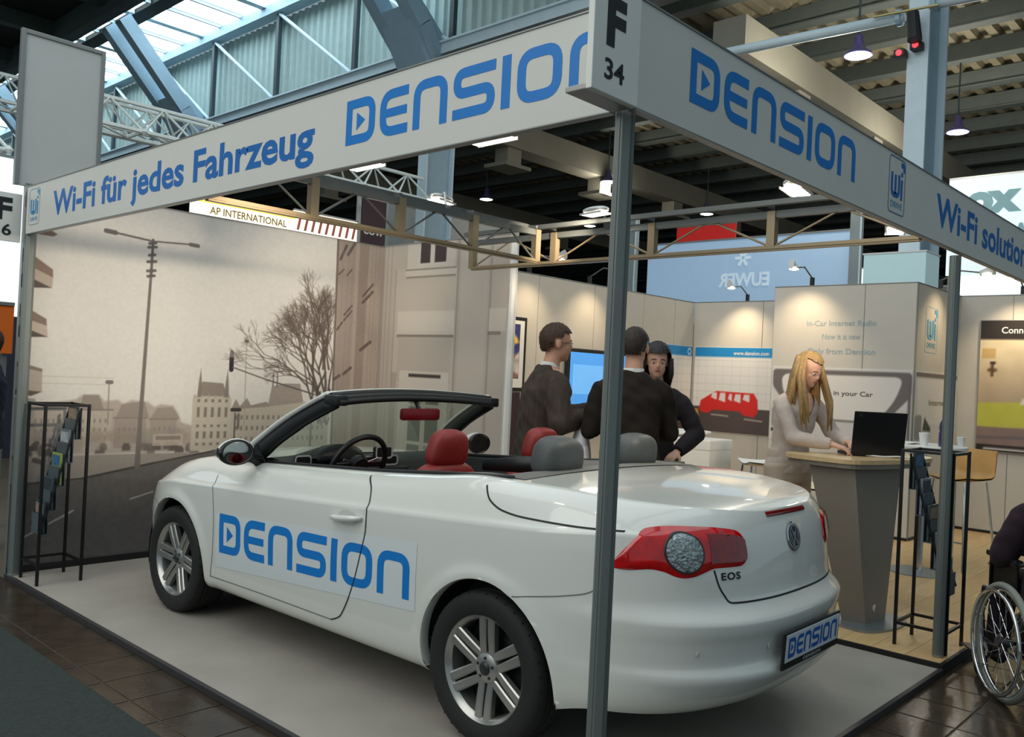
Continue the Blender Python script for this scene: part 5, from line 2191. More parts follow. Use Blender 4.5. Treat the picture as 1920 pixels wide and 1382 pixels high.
def hair_cap(c, M_, k, cut, thick=.014, noise=.006, seed=1, low=-.05):
    """shell over the skull; cut(dirx,diry,dirz)->True where hair grows"""
    rg_ = random.Random(seed)
    P, keep = [], []
    nu, nv = 64, 40
    mb = MB()
    idx = {}
    for i in range(nv+1):
        ph = -PI/2+PI*i/nv
        for j in range(nu):
            t = 2*PI*j/nu
            d = Vector((math.cos(ph)*math.cos(t), math.cos(ph)*math.sin(t), math.sin(ph)))
            if not cut(d):
                continue
            fl = thick+noise*(math.sin(t*17+ph*6)*.5+math.sin(t*31-ph*9)*.3+rg_.uniform(-.3, .3))
            r_ = Vector((.100+fl, .078+fl, .094+fl*1.15))
            p = Vector((d.x*r_.x-.012, d.y*r_.y, d.z*r_.z+.028))
            if d.z < -.15:
                p.x = min(p.x, -.02-.055*(d.x < -.3))
                p.z = .028+(p.z-.028)*1.25
                p.y *= 1-.25*min(1, (-.15-d.z)*1.6)
            idx[(i, j)] = len(mb.v)
            mb.v.append(tuple(Vector(c)+M_ @ (p*k)))
    for i in range(nv):
        for j in range(nu):
            q = [(i, j), (i, (j+1) % nu), (i+1, (j+1) % nu), (i+1, j)]
            if all(x in idx for x in q):
                mb.f.append(tuple(idx[x] for x in q))
                mb.mi.append(0)
    return mb


def person(loc, face, H, label, group, spec):
    """face: heading angle of the body (rad). local frame: x forward, y left. spec: dict of pose and clothes"""
    k = H/1.75
    Rz = Matrix.Rotation(face, 3, 'Z')
    root_loc = Vector(loc)

    def L(world):
        v = Vector(world)-root_loc
        v.rotate(Matrix.Rotation(-face, 3, 'Z'))
        return v/k
    fem = spec.get('female', False)
    lean = spec.get('lean', 0.0)
    sh_w = .165 if fem else .19

    def LN(p):
        """lean the upper body forward about the hip"""
        p = Vector(p)
        if lean and p.z > .95:
            a = lean*min(1, (p.z-.95)/.25)
            q = Matrix.Rotation(a, 3, 'Y') @ (p-Vector((0, 0, .95)))
            return q+Vector((0, 0, .95))
        return p
    hy = spec.get('head_yaw', 0)
    hp = spec.get('head_pitch', 0)
    HM = Matrix.Rotation(hy, 3, 'Z') @ Matrix.Rotation(hp, 3, 'Y')
    neck = LN((-.005, 0, 1.47))
    hc = LN((.015, 0, 1.53))+HM @ Vector((.012, 0, .105))
    sit = spec.get('sit', False)
    hips = {s: Vector((0, s*.09, .93)) for s in (1, -1)}
    if sit:
        knees = {s: Vector((.42, s*.10, .96)) for s in (1, -1)}
        ank = {s: Vector((.50, s*.10, .53)) for s in (1, -1)}
    else:
        st_ = spec.get('stance', .10)
        knees = {s: Vector((.02, s*(st_+.0), .50)) for s in (1, -1)}
        ank = {s: Vector((-.01, s*(st_+.01), .085)) for s in (1, -1)}
    sho = {s: LN((0, s*sh_w, 1.395)) for s in (1, -1)}
    arms = {}
    for s, key in ((1, 'L'), (-1, 'R')):
        tgt = spec[key]
        tgt = L(tgt) if spec.get('world_hands') else Vector(tgt)
        el, wr = ik(sho[s], tgt, .285, .255, spec.get('hint'+key, (-.5, s*.6, -.6)))
        arms[s] = (el, wr)
    waist = .125 if fem else .150
    secs = [((0, 0, .86), .10, .165 if not fem else .175), ((0, 0, .95), .108, .16 if not fem else .172), (LN((.0, 0, 1.08)), .095, waist), (LN((.0, 0, 1.22)), .108, .155 if not fem else .140),
            (LN((.0, 0, 1.33)), .112, .17 if not fem else .150), (LN((-.003, 0, 1.40)), .085, .158 if not fem else .13), (LN((-.005, 0, 1.455)), .062, .09), (LN((-.006, 0, 1.48)), .055, .06)]
    # ---- continuous body
    b = MB()
    loft(b, secs)
    b.tube([neck-Vector((0, 0, .03)), (neck+hc)/2, hc-HM @ Vector((.02, 0, .02))], [.06, .054 if not fem else .047, .05], 14)
    head_shape(b, hc, HM, 1.0, fem)
    for s in (1, -1):
        el, wr = arms[s]
        b.tube([sho[s]-Vector((0, s*.06, .02)), sho[s]-Vector((0, s*.012, .03)), sho[s]*.7+el*.3, (sho[s]+el)/2, el], [.046, .042, .043, .043, .039], 12)
        b.tube([el, el*.6+wr*.4, wr], [.040, .038, .026], 12)
        hd = spec.get('hand_dir'+('L' if s > 0 else 'R'))
        hd = Vector(hd) if hd else (wr-el).normalized()
        pn = spec.get('palm'+('L' if s > 0 else 'R'), (0, 0, -1))
        hand(b, wr, hd, pn, spec.get('thumb'+('L' if s > 0 else 'R'), 1), spec.get('curl', .5))
        b.tube([hips[s], (hips[s]+knees[s])/2, knees[s]], [.085, .075, .055], 14)
        b.tube([knees[s], knees[s]*.65+ank[s]*.35, ank[s]], [.054, .056, .038], 14)
        b.tube([ank[s], ank[s]+Vector((.02, 0, -.05)), ank[s]+Vector((.13, s*.015, -.06))], [.038, .036, .026], 10, flat=1.2)
    me = remesh(b, 'body', spec.get('voxel', .0065), 3, [spec.get('skin', M_skin)])
    root = bpy.data.objects.new('person', me)
    COL.objects.link(root)
    root.location = loc
    root.rotation_euler = (0, 0, face)
    root.scale = (k, k, k)
    tag(root, label, 'person', group)
    if spec.get('face_detail', True):
        face_bits(root, hc, HM, 1.0, spec.get('brow', (70, 48, 36)))
    # ---- upper garment
    jm = spec['top']
    lo = spec.get('hem', .80)
    gr = spec.get('loose', .022)
    g_ = MB()
    J = [((0, 0, lo), .105+gr*1.2, .178+gr), ((0, 0, .95), .104+gr, .168+gr*.9), (LN((0, 0, 1.08)), .096+gr, waist+gr), (LN((0, 0, 1.22)), .108+gr, (.155 if not fem else .140)+gr),
         (LN((0, 0, 1.33)), .113+gr*.9, (.172 if not fem else .150)+gr), (LN((-.003, 0, 1.405)), .088+gr*.7, (.160 if not fem else .13)+gr*.5), (LN((-.008, 0, 1.462)), .066+gr*.5, .092+gr*.4)]
    if not spec.get('open_neck'):
        J.append((LN((-.010, 0, 1.492)), .056+gr*.35, .062+gr*.3))
    loft(g_, J)
    sl = spec.get('sleeve', .021)
    for s in (1, -1):
        el, wr = arms[s]
        g_.tube([sho[s]-Vector((0, s*.07, -.012)), sho[s]+Vector((0, -s*.005, -.022)), sho[s]*.75+el*.25, (sho[s]+el)/2, el], [.050+sl*.4, .052+sl*.55, .052+sl*.8, .047+sl, .042+sl], 14)
        g_.ellipsoid(el, (.044+sl, .044+sl, .044+sl), 14, 10)
        g_.tube([el, el*.5+wr*.5, wr-(wr-el).normalized()*.005], [.042+sl, .038+sl*.95, .031+sl*.75], 14)
    me = remesh(g_, 'garment', .011, 3, [jm])
    # soft folds
    co = np.zeros(len(me.vertices)*3)
    me.vertices.foreach_get('co', co)
    no = np.zeros(len(me.vertices)*3)
    me.vertices.foreach_get('normal', no)
    co, no = co.reshape(-1, 3), no.reshape(-1, 3)
    fold = spec.get('fold', .004)
    ff = fold*(np.sin(co[:, 2]*38+co[:, 0]*21+3*np.sin(co[:, 1]*15))*.6+np.sin(co[:, 2]*71-co[:, 1]*43+co[:, 0]*30)*.4)
    me.vertices.foreach_set('co', (co+no*ff[:, None]).reshape(-1))
    me.update()
    if spec.get('vneck'):
        # open the front of the garment in a V down from the neck
        zv, kv = spec['vneck']
        bm = bmesh.new()
        bm.from_mesh(me)
        kill = []
        for f in bm.faces:
            c_ = f.calc_center_median()
            if c_.x > .02+.03*(c_.z > 1.44) and c_.z > zv+kv*abs(c_.y) and abs(c_.y) < .13:
                kill.append(f)
        bmesh.ops.delete(bm, geom=kill, context='FACES')
        bm.to_mesh(me)
        bm.free()
    addmesh(spec.get('top_name', 'jacket'), me, root)
    if spec.get('collar'):
        P = []
        for i in range(25):
            t = 2*PI*i/24
            opening = .02 if abs(t-PI) > 2.6 else 0
            P.append([LN((-.006+.064*math.cos(t), .060*math.sin(t), 1.475)), LN((-.006+.066*math.cos(t)+.004, .064*math.sin(t), 1.507-.030*max(0, math.cos(t)))), LN((-.008+.060*math.cos(t), .056*math.sin(t), 1.508-.030*max(0, math.cos(t))))])
        MB().grid(P).build('shirt_collar', spec['collar'], root, smooth=True)
        P = []
        for i in range(9):
            t = (i/8-.5)*1.1
            P.append([LN((.150*math.cos(t)-.012, .09*math.sin(t)*(1-.5*j/6), 1.20+.27*j/6))-Vector((.062*(j/6)**2, 0, 0)) for j in range(7)])
        MB().grid(P).build('shirt_front', spec['collar'], root, smooth=True)
        for s in (1, -1):
            el, wr = arms[s]
            d = (wr-el).normalized()
            MB().tube([wr-d*.02, wr+d*.012], [.038, .037], 14).build('shirt_cuff', spec['collar'], root, smooth=True)
    # ---- trousers and shoes
    t_ = MB()
    loft(t_, [((0, 0, .80), .118, .178), ((0, 0, .90), .118, .178), ((0, 0, 1.0), .112, .166), ((0, 0, 1.05), .106, .155)])
    for s in (1, -1):
        t_.tube([hips[s], (hips[s]+knees[s])/2, knees[s], knees[s]*.4+ank[s]*.6, ank[s]+Vector((0, 0, -.02))], [.105, .095, .076, .068, .066], 14)
    me = remesh(t_, 'trousers', .013, 3, [spec['legs']])
    addmesh('trousers', me, root)
    for s in (1, -1):
        sh_ = MB()
        a = ank[s]
        sh_.tube([a+Vector((-.06, 0, -.050)), a+Vector((.02, 0, -.045)), a+Vector((.10, s*.01, -.055)), a+Vector((.19, s*.015, -.062))], [.036, .043, .042, .024], 12, flat=1.05)
        me = remesh(sh_, 'shoe', .009, 2, [spec.get('shoe', M_black)])
        addmesh('shoe', me, root)
    root['hc'] = list(hc)
    return root, hc, HM, LN, arms


# ---- man in profile, dark brown pinstriped suit
M_suit1 = mat('suit_brown', (72, 62, 56), .85, var=.18, scale=3, bump=.25, bscale=220, stretch=(14, 14, .6), spec=.2)
M_suit2 = mat('suit_dark', (42, 35, 31), .85, var=.16, scale=10, bump=.25, bscale=220, spec=.2)
M_shirt = mat('white_shirt', (226, 224, 218), .7, var=.02)
M_hair1 = mat('hair_brown', (66, 44, 30), .6, var=.3, scale=60, bump=.6, bscale=120)
M_hair_d = mat('hair_black', (34, 27, 26), .5, var=.3, scale=60, bump=.5, bscale=120)
r1, hc, HM, LN, arms = person((2.51, 2.54, 0), R(-33), 1.892, 'man in a brown pinstriped suit standing in profile behind the car', 'visitors talking behind the car',
    dict(top=M_suit1, legs=M_suit1, collar=M_shirt, R=(.28, -.20, 1.17), L=(.36, .06, 1.20), hintR=(-.7, -.5, -.5), hintL=(-.4, .7, -.6), head_yaw=R(-2), head_pitch=R(4),
         palmR=(-.1, .9, .2), palmL=(-.1, -.9, .2), curl=.75, hem=.74, loose=.046, sleeve=.032, fold=.005, lean=R(7), vneck=(1.16, 2.6)))


def short_cut(d):
    if d.x > .30:
        return d.z > .40
    if d.x > -.25:
        return d.z > .02+.25*max(0, d.x)
    return d.z > -.66


hb = hair_cap(hc, HM, 1.0, short_cut, .011, .005, 2)
hb.build('hair', M_hair1, r1, smooth=True)
gl = MB()
for s in (1, -1):
    gl.tube([hc+HM @ Vector(q) for q in ((.094, s*.014, .006), (.092, s*.034, .018), (.082, s*.056, .012), (.082, s*.056, -.008), (.090, s*.034, -.014), (.094, s*.014, -.004), (.094, s*.014, .006))], .0016, 6)
    gl.tube([hc+HM @ Vector(q) for q in ((.082, s*.057, .008), (-.01, s*.086, .006))], .0016, 6)
gl.build('glasses', M_satin, r1)

# ---- man seen from the back, behind the corner post
r2, hc, HM, LN, arms = person((2.605, 1.825, 0), R(44), 1.865, 'man in a dark brown suit seen from behind beside the grey post', 'visitors talking behind the car',
    dict(top=M_suit2, legs=M_suit2, collar=M_shirt, R=(.30, -.14, 1.12), L=(.30, .15, 1.14), hintR=(-.6, -.45, -.5), hintL=(-.6, .35, -.5), head_yaw=R(-22), head_pitch=R(8),
         palmR=(0, .8, .4), palmL=(0, -.8, .4), curl=.7, hem=.74, loose=.022, sleeve=.018, fold=.005, vneck=(1.16, 2.6)))
hair_cap(hc, HM, 1.0, short_cut, .008, .003, 5).build('hair', mat('hair_dark_brown', (46, 34, 28), .6, var=.3, scale=60, bump=.6, bscale=120), r2, smooth=True)

# ---- dark-haired woman facing them
r3, hc, HM, LN, arms = person((3.21, 2.05, WZ), R(204), 1.755, 'dark haired person in black facing the two suited men', 'visitors talking behind the car',
    dict(female=True, top=mat('black_knit', (34, 26, 30), .9, var=.1), legs=mat('black_cloth', (30, 28, 30), .9, var=.1), R=(.28, -.12, 1.10), L=(.22, .20, 1.02), hintR=(-.4, -.7, -.5), hintL=(-.4, .7, -.5),
         head_yaw=R(16), head_pitch=R(6), curl=.6, top_name='sweater', hem=.84, skin=M_skin2, loose=.02))


def bob_cut(d):
    if d.x > .30 and d.z < .36 and abs(d.y) < .86:
        return False
    if d.x > .1 and d.z < -.1 and abs(d.y) < .7:
        return False
    return True


hw = hair_cap(hc, HM, 1.02, bob_cut, .022, .005, 8)
for i in range(18):
    a = PI*.42+(2*PI-PI*.84)*i/17
    p = Vector((.105*math.cos(a)-.015, .098*math.sin(a), .03))
    hw.tube([hc+HM @ p, hc+HM @ Vector((p.x*1.05, p.y*1.06, -.08)), hc+HM @ Vector((p.x*.98-.01, p.y*1.04, -.17))], [.022, .024, .008], 6)
hw.build('hair', M_hair_d, r3, smooth=True)

# ---- blonde woman typing at the counter
M_beige = mat('beige_knit', (206, 190, 178), .85, var=.06, scale=30, bump=.2, bscale=200, spec=.2)
M_bl = mat('hair_blonde', (178, 142, 90), .45, var=.28, scale=26, bump=.5, bscale=90, stretch=(6, 6, 1))
wl = Vector((4.02, 1.41, .028))
r4, hc, HM, LN, arms = person(wl, R(250), 1.775, 'blonde woman in a beige cardigan working at the reception counter', None,
    dict(female=True, world_hands=True, top=M_beige, legs=mat('beige_trousers', (196, 178, 160), .8, var=.05), R=(3.88, 1.03, 1.155), L=(4.05, .98, 1.165), hintR=(-.5, -.6, -.5), hintL=(-.5, .6, -.5),
         palmR=(0, 0, -1), palmL=(0, 0, -1), hand_dirR=(.8, .45, -.25), hand_dirL=(.9, .1, -.22), thumbR=1, thumbL=-1, curl=.32, lean=R(9), head_yaw=R(4), head_pitch=R(24), top_name='cardigan', hem=.86, open_neck=True, vneck=(1.27, 1.7), skin=M_skin2, loose=.012, sleeve=.012,
         fold=.003, brow=(150, 116, 70)))


def long_cut(d):
    if d.x > .22 and d.z < .46+.2*abs(d.y):
        return False
    if d.x > .0 and d.z < .1 and abs(d.y) < .9:
        return False
    return True


hl = hair_cap(hc, HM, 1.0, long_cut, .011, .004, 11)
rg4 = random.Random(4)
HZ = Matrix.Rotation(R(6), 3, 'Z')
for i in range(46):
    a = PI*.44+(2*PI-PI*.88)*i/45
    p0 = HM @ Vector((.104*math.cos(a)-.012, .090*math.sin(a), .06+rg4.uniform(-.02, .02)))
    front = math.cos(a) > -.15
    y_ = math.sin(a)
    ln = rg4.uniform(.30, .40) if front else rg4.uniform(.26, .34)
    p1 = hc+p0
    p2 = p1+Vector((.012 if front else -.015, .030*y_, -.12))
    p3 = p2+Vector((.050 if front else -.012, .020*y_+rg4.uniform(-.012, .012), -ln*.5))
    p4 = p3+Vector((.015 if front else .0, rg4.uniform(-.02, .02)-.012*y_, -ln*.5))
    hl.tube([p1, p2, p3, p4], [.014, .020, .018, .004], 6)
hl.build('hair', M_bl, r4, smooth=True)
# ---- person at the far left edge
r6, hc, HM, LN, arms = person((.13, 6.15, FLZ), R(150), 1.72, 'person in a navy jacket passing outside the street photo wall', None,
    dict(top=mat('navy_cloth', (34, 36, 62), .85, var=.1), legs=mat('black_cloth'), collar=mat('light_blue_shirt', (150, 180, 210), .7), R=(.1, -.25, .85), L=(.1, .25, .85), hintR=(-1, -.2, 0), hintL=(-1, .2, 0), voxel=.009))
hair_cap(hc, HM, 1.0, short_cut, .015, .005, 15).build('hair', M_hair1, r6, smooth=True)

# ---- seated person in the wheelchair
WC, WH = Vector((3.15, -.50, FLZ)), R(38)
r5, hc, HM, LN, arms = person((WC.x-.02, WC.y-.02, WC.z-.355), WH, 1.70, 'seated person in a dark plum coat riding the wheelchair', None,
    dict(sit=True, top=mat('plum_coat', (40, 26, 36), .9, var=.12, bump=.2, bscale=120), legs=mat('plum_trousers', (34, 24, 34), .9, var=.1), R=(.34, -.16, 1.06), L=(.34, .17, 1.06), hintR=(-.5, -.6, -.6), hintL=(-.5, .6, -.6),
         hem=.86, loose=.04, sleeve=.03, voxel=.009, top_name='coat'))
hair_cap(hc, HM, 1.0, short_cut, .018, .005, 16).build('hair', mat('hair_grey', (120, 112, 106), .6, var=.2), r5, smooth=True)
# ------------------------------------------------------------------ wheelchair
wc = thing('wheelchair', 'wheelchair with chrome push rims at the edge of the aisle', 'wheelchair', WC, WH)
M_tubeblk = mat('wheelchair_frame', (40, 42, 46), .35, .5, var=.05)
M_greyrub = mat('grey_tyre', (134, 138, 130), .7, var=.08)


def spoke_wheel(parent, y, side, r=.305):
    c = Vector((0, y, r))
    w_ = MB()
    rows = []
    for k in range(49):
        a = 2*PI*k/48
        rad = Vector((math.cos(a), 0, math.sin(a)))
        rows.append([c+rad*(r-.018+.018*math.cos(b))+Vector((0, .018*math.sin(b), 0)) for b in np.linspace(0, 2*PI, 11)[:-1]])
    w_.grid(rows, close=True)
    o = w_.build('rear_wheel', M_greyrub, parent, smooth=True)
    for nm, rr, off, th, m_ in (('rim', r-.040, 0, .010, M_chrome), ('push_rim', r-.045, side*.045, .0105, M_chrome)):
        rows = []
        for k in range(49):
            a = 2*PI*k/48
            rad = Vector((math.cos(a), 0, math.sin(a)))
            rows.append([c+Vector((0, off, 0))+rad*(rr+th*math.cos(b))+Vector((0, th*math.sin(b), 0)) for b in np.linspace(0, 2*PI, 9)[:-1]])
        MB().grid(rows, close=True).build(nm, m_, o, smooth=True)
    for k in range(24):
        a = 2*PI*k/24
        e = (.022 if k % 2 else -.022)
        MB().tube([c+Vector((.022*math.cos(a+.9*(1 if k % 4 < 2 else -1)), e, .022*math.sin(a+.9*(1 if k % 4 < 2 else -1)))), c+Vector(((r-.045)*math.cos(a), 0, (r-.045)*math.sin(a)))], .0016, 5).build('spoke', M_chrome, o)
    for k in range(6):
        a = 2*PI*k/6+.3
        MB().tube([c+Vector(((r-.045)*math.cos(a), 0, (r-.045)*math.sin(a))), c+Vector(((r-.045)*math.cos(a), side*.045, (r-.045)*math.sin(a)))], .005, 6).build('rim_tab', M_chrome, o)
    MB().lathe([(.0, -.035), (.026, -.035), (.026, .035), (.0, .035)], 16, center=tuple(c), axis='y').build('hub', M_satin, o)
    return o


spoke_wheel(wc, .27, 1)
spoke_wheel(wc, -.27, -1)
for s in (1, -1):
    f = MB()
    f.tube([(.42, s*.20, .40), (.40, s*.20, .50), (.0, s*.20, .50), (-.06, s*.20, .48), (-.10, s*.20, .92), (-.20, s*.20, .95)], .013, 10)
    f.tube([(.42, s*.20, .40), (.38, s*.20, .22), (.0, s*.20, .22), (-.05, s*.20, .48)], .012, 10)
    f.tube([(.42, s*.20, .40), (.52, s*.17, .12), (.60, s*.15, .11)], .011, 10)
    f.tube([(.0, s*.20, .305), (.0, s*.25, .305)], .012, 8)
    f.tube([(.30, s*.21, .50), (.28, s*.22, .70), (.0, s*.22, .70), (-.06, s*.20, .72)], .011, 10)
    f.build('side_frame', M_tubeblk, wc, smooth=True)
    MB().cbox((-.02, s*.22-.025, .70), (.30, s*.22+.025, .73), .01).build('armrest', M_blackplastic, wc)
    MB().cbox((.56, s*.13-.06, .095), (.70, s*.13+.06, .105), .004).build('footplate', M_blackplastic, wc)
    cw = MB()
    cw.lathe([(.02, -.014), (.055, -.016), (.062, -.010), (.062, .010), (.055, .016), (.02, .014)], 24, center=(.40, s*.20, .062), axis='y')
    o = cw.build('caster', M_blackplastic, wc, smooth=True, angle=40)
    MB().tube([(.40, s*.222, .062), (.385, s*.222, .15), (.38, s*.20, .22)], .008, 6).tube([(.40, s*.178, .062), (.385, s*.178, .15), (.38, s*.20, .22)], .008, 6).build('caster_fork', M_chrome, o)
    MB().cbox((.02, s*.205-.006, .52), (.28, s*.205+.006, .69), .004).build('skirt_guard', M_blackplastic, wc)
MB().cbox((-.05, -.20, .48), (.40, .20, .515), .012).build('seat_sling', M_blackplastic, wc)
MB().cbox((-.12, -.20, .53), (-.095, .20, .90), .01).build('back_sling', M_blackplastic, wc)


# ------------------------------------------------------------------ brochure racks
M_rack = mat('rack_black', (30, 30, 32), .4, .4, var=.05)
M_pocket = mat('grey_pocket', (96, 106, 112), .3, .2, var=.08)


def rack(loc, rz, label, w_, d_, h_, blabel, seed):
    """wire frame, w_ along x, d_ along y; stepped pockets descend from high y to low y"""
    t = thing('brochure_rack', label, 'rack', loc, rz, group='brochure racks')
    th = .017
    for x in (0, w_):
        for y in (0, d_):
            MB().box((x-th/2, y-th/2, 0), (x+th/2, y+th/2, h_)).build('upright', M_rack, t)
    for z_ in (h_-.01, .13):
        for y in (0, d_):
            MB().box((0, y-.008, z_-.008), (w_, y+.008, z_+.008)).build('rail', M_rack, t)
        for x in (0, w_):
            MB().box((x-.008, 0, z_-.008), (x+.008, d_, z_+.008)).build('rail', M_rack, t)
    n = 5
    y0, y1 = d_-.03, .03
    for e in (.05, w_-.05):
        MB().tube([(e, y0, h_-.03), (e, y1, .36)], .007, 6).build('diagonal_rod', M_rack, t)
    tones = [(72, 86, 92), (60, 76, 80), (132, 140, 156), (66, 80, 78), (112, 122, 132), (150, 170, 90)]
    Rm = Matrix.Rotation(rz, 3, 'Z')
    for i in range(n):
        q = i/(n-1)
        y = y0+(y1-y0)*(.06+.84*q)
        z_ = h_-.24-(h_-.24-.32)*q
        for nm, p, r_ in (('pocket_front', (.06, y-.022, z_), (w_-.06, y-.018, z_+.13)), ('pocket_back', (.06, y+.018, z_), (w_-.06, y+.022, z_+.19)), ('pocket_floor', (.06, y-.022, z_-.004), (w_-.06, y+.022, z_))):
            MB().box(p, r_).build(nm, M_pocket, t)
        b = MB().cbox((-w_/2+.072, -.007, .0), (w_/2-.072, .007, .215), .002)
        o = b.build('brochure', mat('brochure_%d_%d' % (seed, i), tones[(i+seed) % 6], .35, var=.25, scale=14))
        o.location = Vector(loc)+Rm @ Vector((w_/2, y, z_+.002))
        o.rotation_euler = (0, 0, rz)
        tag(o, blabel % ('top', 'second', 'third', 'fourth', 'lowest')[i], 'brochure', 'brochures in the racks')
        MB().box((-w_/2+.085, -.0078, .13), (w_/2-.085, -.0072, .20)).build('cover_picture', mat('cover_%d' % ((i+seed) % 4), [(180, 186, 190), (70, 110, 150), (60, 70, 76), (150, 130, 110)][(i+seed) % 4], .35, var=.4, scale=20), o)
    return t


rack((.045, 4.955, 0), R(-90), 'black wire brochure rack before the street photo wall', .30, .275, 1.19, 'brochures in the %s pocket of the rack by the street photo', 3)
rack((3.375, .10, WZ), 0, 'black wire brochure rack standing between counter and grey post', .30, .285, 1.17, 'brochures in the %s pocket of the rack by the counter', 1)

# ------------------------------------------------------------------ reception counter and laptop
ct = thing('reception_counter', 'grey tapered reception counter with light wooden top', 'counter', (3.6, .75, WZ))
M_ctgrey = mat('counter_grey', (136, 128, 116), .5, .3, var=.03)
TZ = 1.058
bot = [(.02, -.10), (.26, -.135), (.30, .02), (.18, .09), (.005, .05)]
top = [(-.01, .0), (.56, -.095), (.60, .20), (.35, .36), (.0, .31)]
mb = MB()
mb.add([(x, y, .015) for x, y in bot]+[(x, y, TZ-WZ-.03) for x, y in top],
       [tuple(reversed(range(5))), tuple(range(5, 10))]+[(i, (i+1) % 5, (i+1) % 5+5, i+5) for i in range(5)])
mb.build('pedestal', M_ctgrey, ct)
pts = rounded([(-.10, -.02), (.10, -.10), (.50, -.20), (.92, -.22), (1.10, .08), (.78, .20), (.42, .34), (.12, .56), (-.06, .42)], .16, True, 5)
tp = MB().prism([tuple(p) for p in pts], .028, frame=((0, 0, TZ-WZ), (1, 0, 0), (0, 1, 0), (0, 0, 1)))
tp.build('worktop', mat('counter_wood', (214, 184, 138), .35, var=.1, scale=6, stretch=(1, 8, 1)), ct)
MB().prism([tuple(p*.97) for p in pts], .03, frame=((.01, 0, TZ-WZ-.03), (1, 0, 0), (0, 1, 0), (0, 0, 1))).build('worktop_underside', M_ctgrey, ct)
bp = rounded([(-.18, -.18), (.12, -.28), (.42, -.24), (.46, .08), (.2, .2), (-.1, .12)], .12, True, 4)
MB().prism([tuple(p) for p in bp], .014, frame=((0, 0, .001), (1, 0, 0), (0, 1, 0), (0, 0, 1))).build('base_plate', mat('steel_plate', (150, 162, 170), .3, .7, var=.05), ct)
MB().lathe([(.0, .0), (.022, .0), (.024, -.006)], 16, center=(.135, -.105, .10), axis='y').build('cable_grommet', M_white, ct)

LT = TZ+.028+WZ-WZ
TOPZ = TZ+.028
lp = thing('laptop', 'open black laptop on the wooden counter top', 'laptop', (4.02, .775, TOPZ), R(-47))
MB().cbox((-.18, .0, .0), (.18, .24, .022), .005).build('base', M_blackplastic, lp)
MB().cbox((-.155, .03, .022), (.155, .13, .024), .001).build('keyboard', mat('keys', (46, 46, 48), .6, var=.2, scale=80), lp)
MB().cbox((-.05, .16, .022), (.05, .22, .0235), .001).build('touchpad', M_satin, lp)
ld = MB().cbox((-.18, -.012, 0), (.18, .0, .30), .005)
lo_ = ld.build('lid', mat('lid_black', (20, 20, 23), .3, var=.05), lp)
lo_.location = (0, 0, .012)
lo_.rotation_euler = (R(8), 0, 0)
MB().box((-.165, .0, .02), (.165, .001, .285)).build('screen', mat('screen_glow', (150, 180, 210), .3, var=.1, emit=(150, 180, 215), estr=.6), lo_)
MB().box((-.150, -.0130, .265), (-.125, -.0121, .285)).build('lid_mark', M_satin, lo_)
cb = MB().tube([(3.90, .93, TOPZ+.006), (3.97, .84, TOPZ+.010), (4.02, .73, TOPZ+.006), (4.08, .66, TOPZ+.012), (4.16, .60, TOPZ+.006)], .006, 8).build('white_cable', M_white)
tag(cb, 'white cable lying before the laptop on the counter', 'cable')
MB().cbox((4.14, .575, TOPZ+.001), (4.18, .605, TOPZ+.012), .003).build('plug', M_white, cb)

# ------------------------------------------------------------------ bar table with bottle behind the counter
M_tabw = mat('table_white', (232, 230, 224), .4, var=.02)


def bar_table(loc, label, h_, r_):
    t = thing('bar_table', label, 'table', loc, group='white bar tables')
    MB().lathe([(0, h_-.03), (r_*.97, h_-.03), (r_, h_-.022), (r_, h_-.006), (r_*.985, h_), (0, h_)], 40).build('table_top', M_tabw, t, smooth=True, angle=30)
    MB().lathe([(.035, .012), (.030, .05), (.030, h_-.03)], 20).build('column', M_chrome, t, smooth=True, angle=30)
    MB().lathe([(0, .001), (r_*.72, .001), (r_*.72, .008), (.05, .022), (0, .022)], 36).build('foot', mat('steel_plate'), t, smooth=True, angle=30)
    return t


bar_table((5.75, 1.02, WZ), 'white bar table carrying the water bottle behind the counter', 1.08, .34)
bt = thing('water_bottle', 'dark blue plastic water bottle on the white bar table', 'bottle', (5.62, .82, WZ+1.08))
MB().lathe([(0, 0), (.042, 0), (.045, .02), (.045, .11), (.038, .13), (.044, .15), (.040, .19), (.018, .235), (.014, .26), (0, .26)], 20).build('bottle_body', mat('bottle_blue', (44, 48, 96), .15, var=.1, coat=.5), bt, smooth=True)
MB().lathe([(0, .26), (.016, .26), (.016, .285), (0, .285)], 16).build('cap', mat('cap_blue', (90, 100, 170), .4), bt)
for (x, y, s_, lab) in ((5.62, .98, 1.0, 'white paper cup stack on the bar table next to the bottle'), (5.86, .76, .8, 'small white cup at the rim of the bar table')):
    c_ = thing('paper_cup', lab, 'cup', (x, y, WZ+1.08), group='cups')
    MB().lathe([(0, 0), (.028*s_, 0), (.040*s_, .10*s_), (.038*s_, .10*s_), (.027*s_, .006), (0, .006)], 20).build('cup_body', M_white, c_, smooth=True, angle=40)
    MB().lathe([(.039*s_, .098*s_), (.042*s_, .1*s_), (.039*s_, .103*s_)], 20).build('rim', M_white, c_)
lf = MB()
for k in range(5):
    lf.cbox((5.5+.02*k, 1.08-.01*k, WZ+1.081+.003*k), (5.70+.02*k, 1.26-.01*k, WZ+1.0835+.003*k), .001)
o = thing('leaflet_stack', 'loose stack of white leaflets on the bar table', 'leaflets', (0, 0, 0))
lf.build('leaflets', M_white, o)['kind'] = 'stuff'

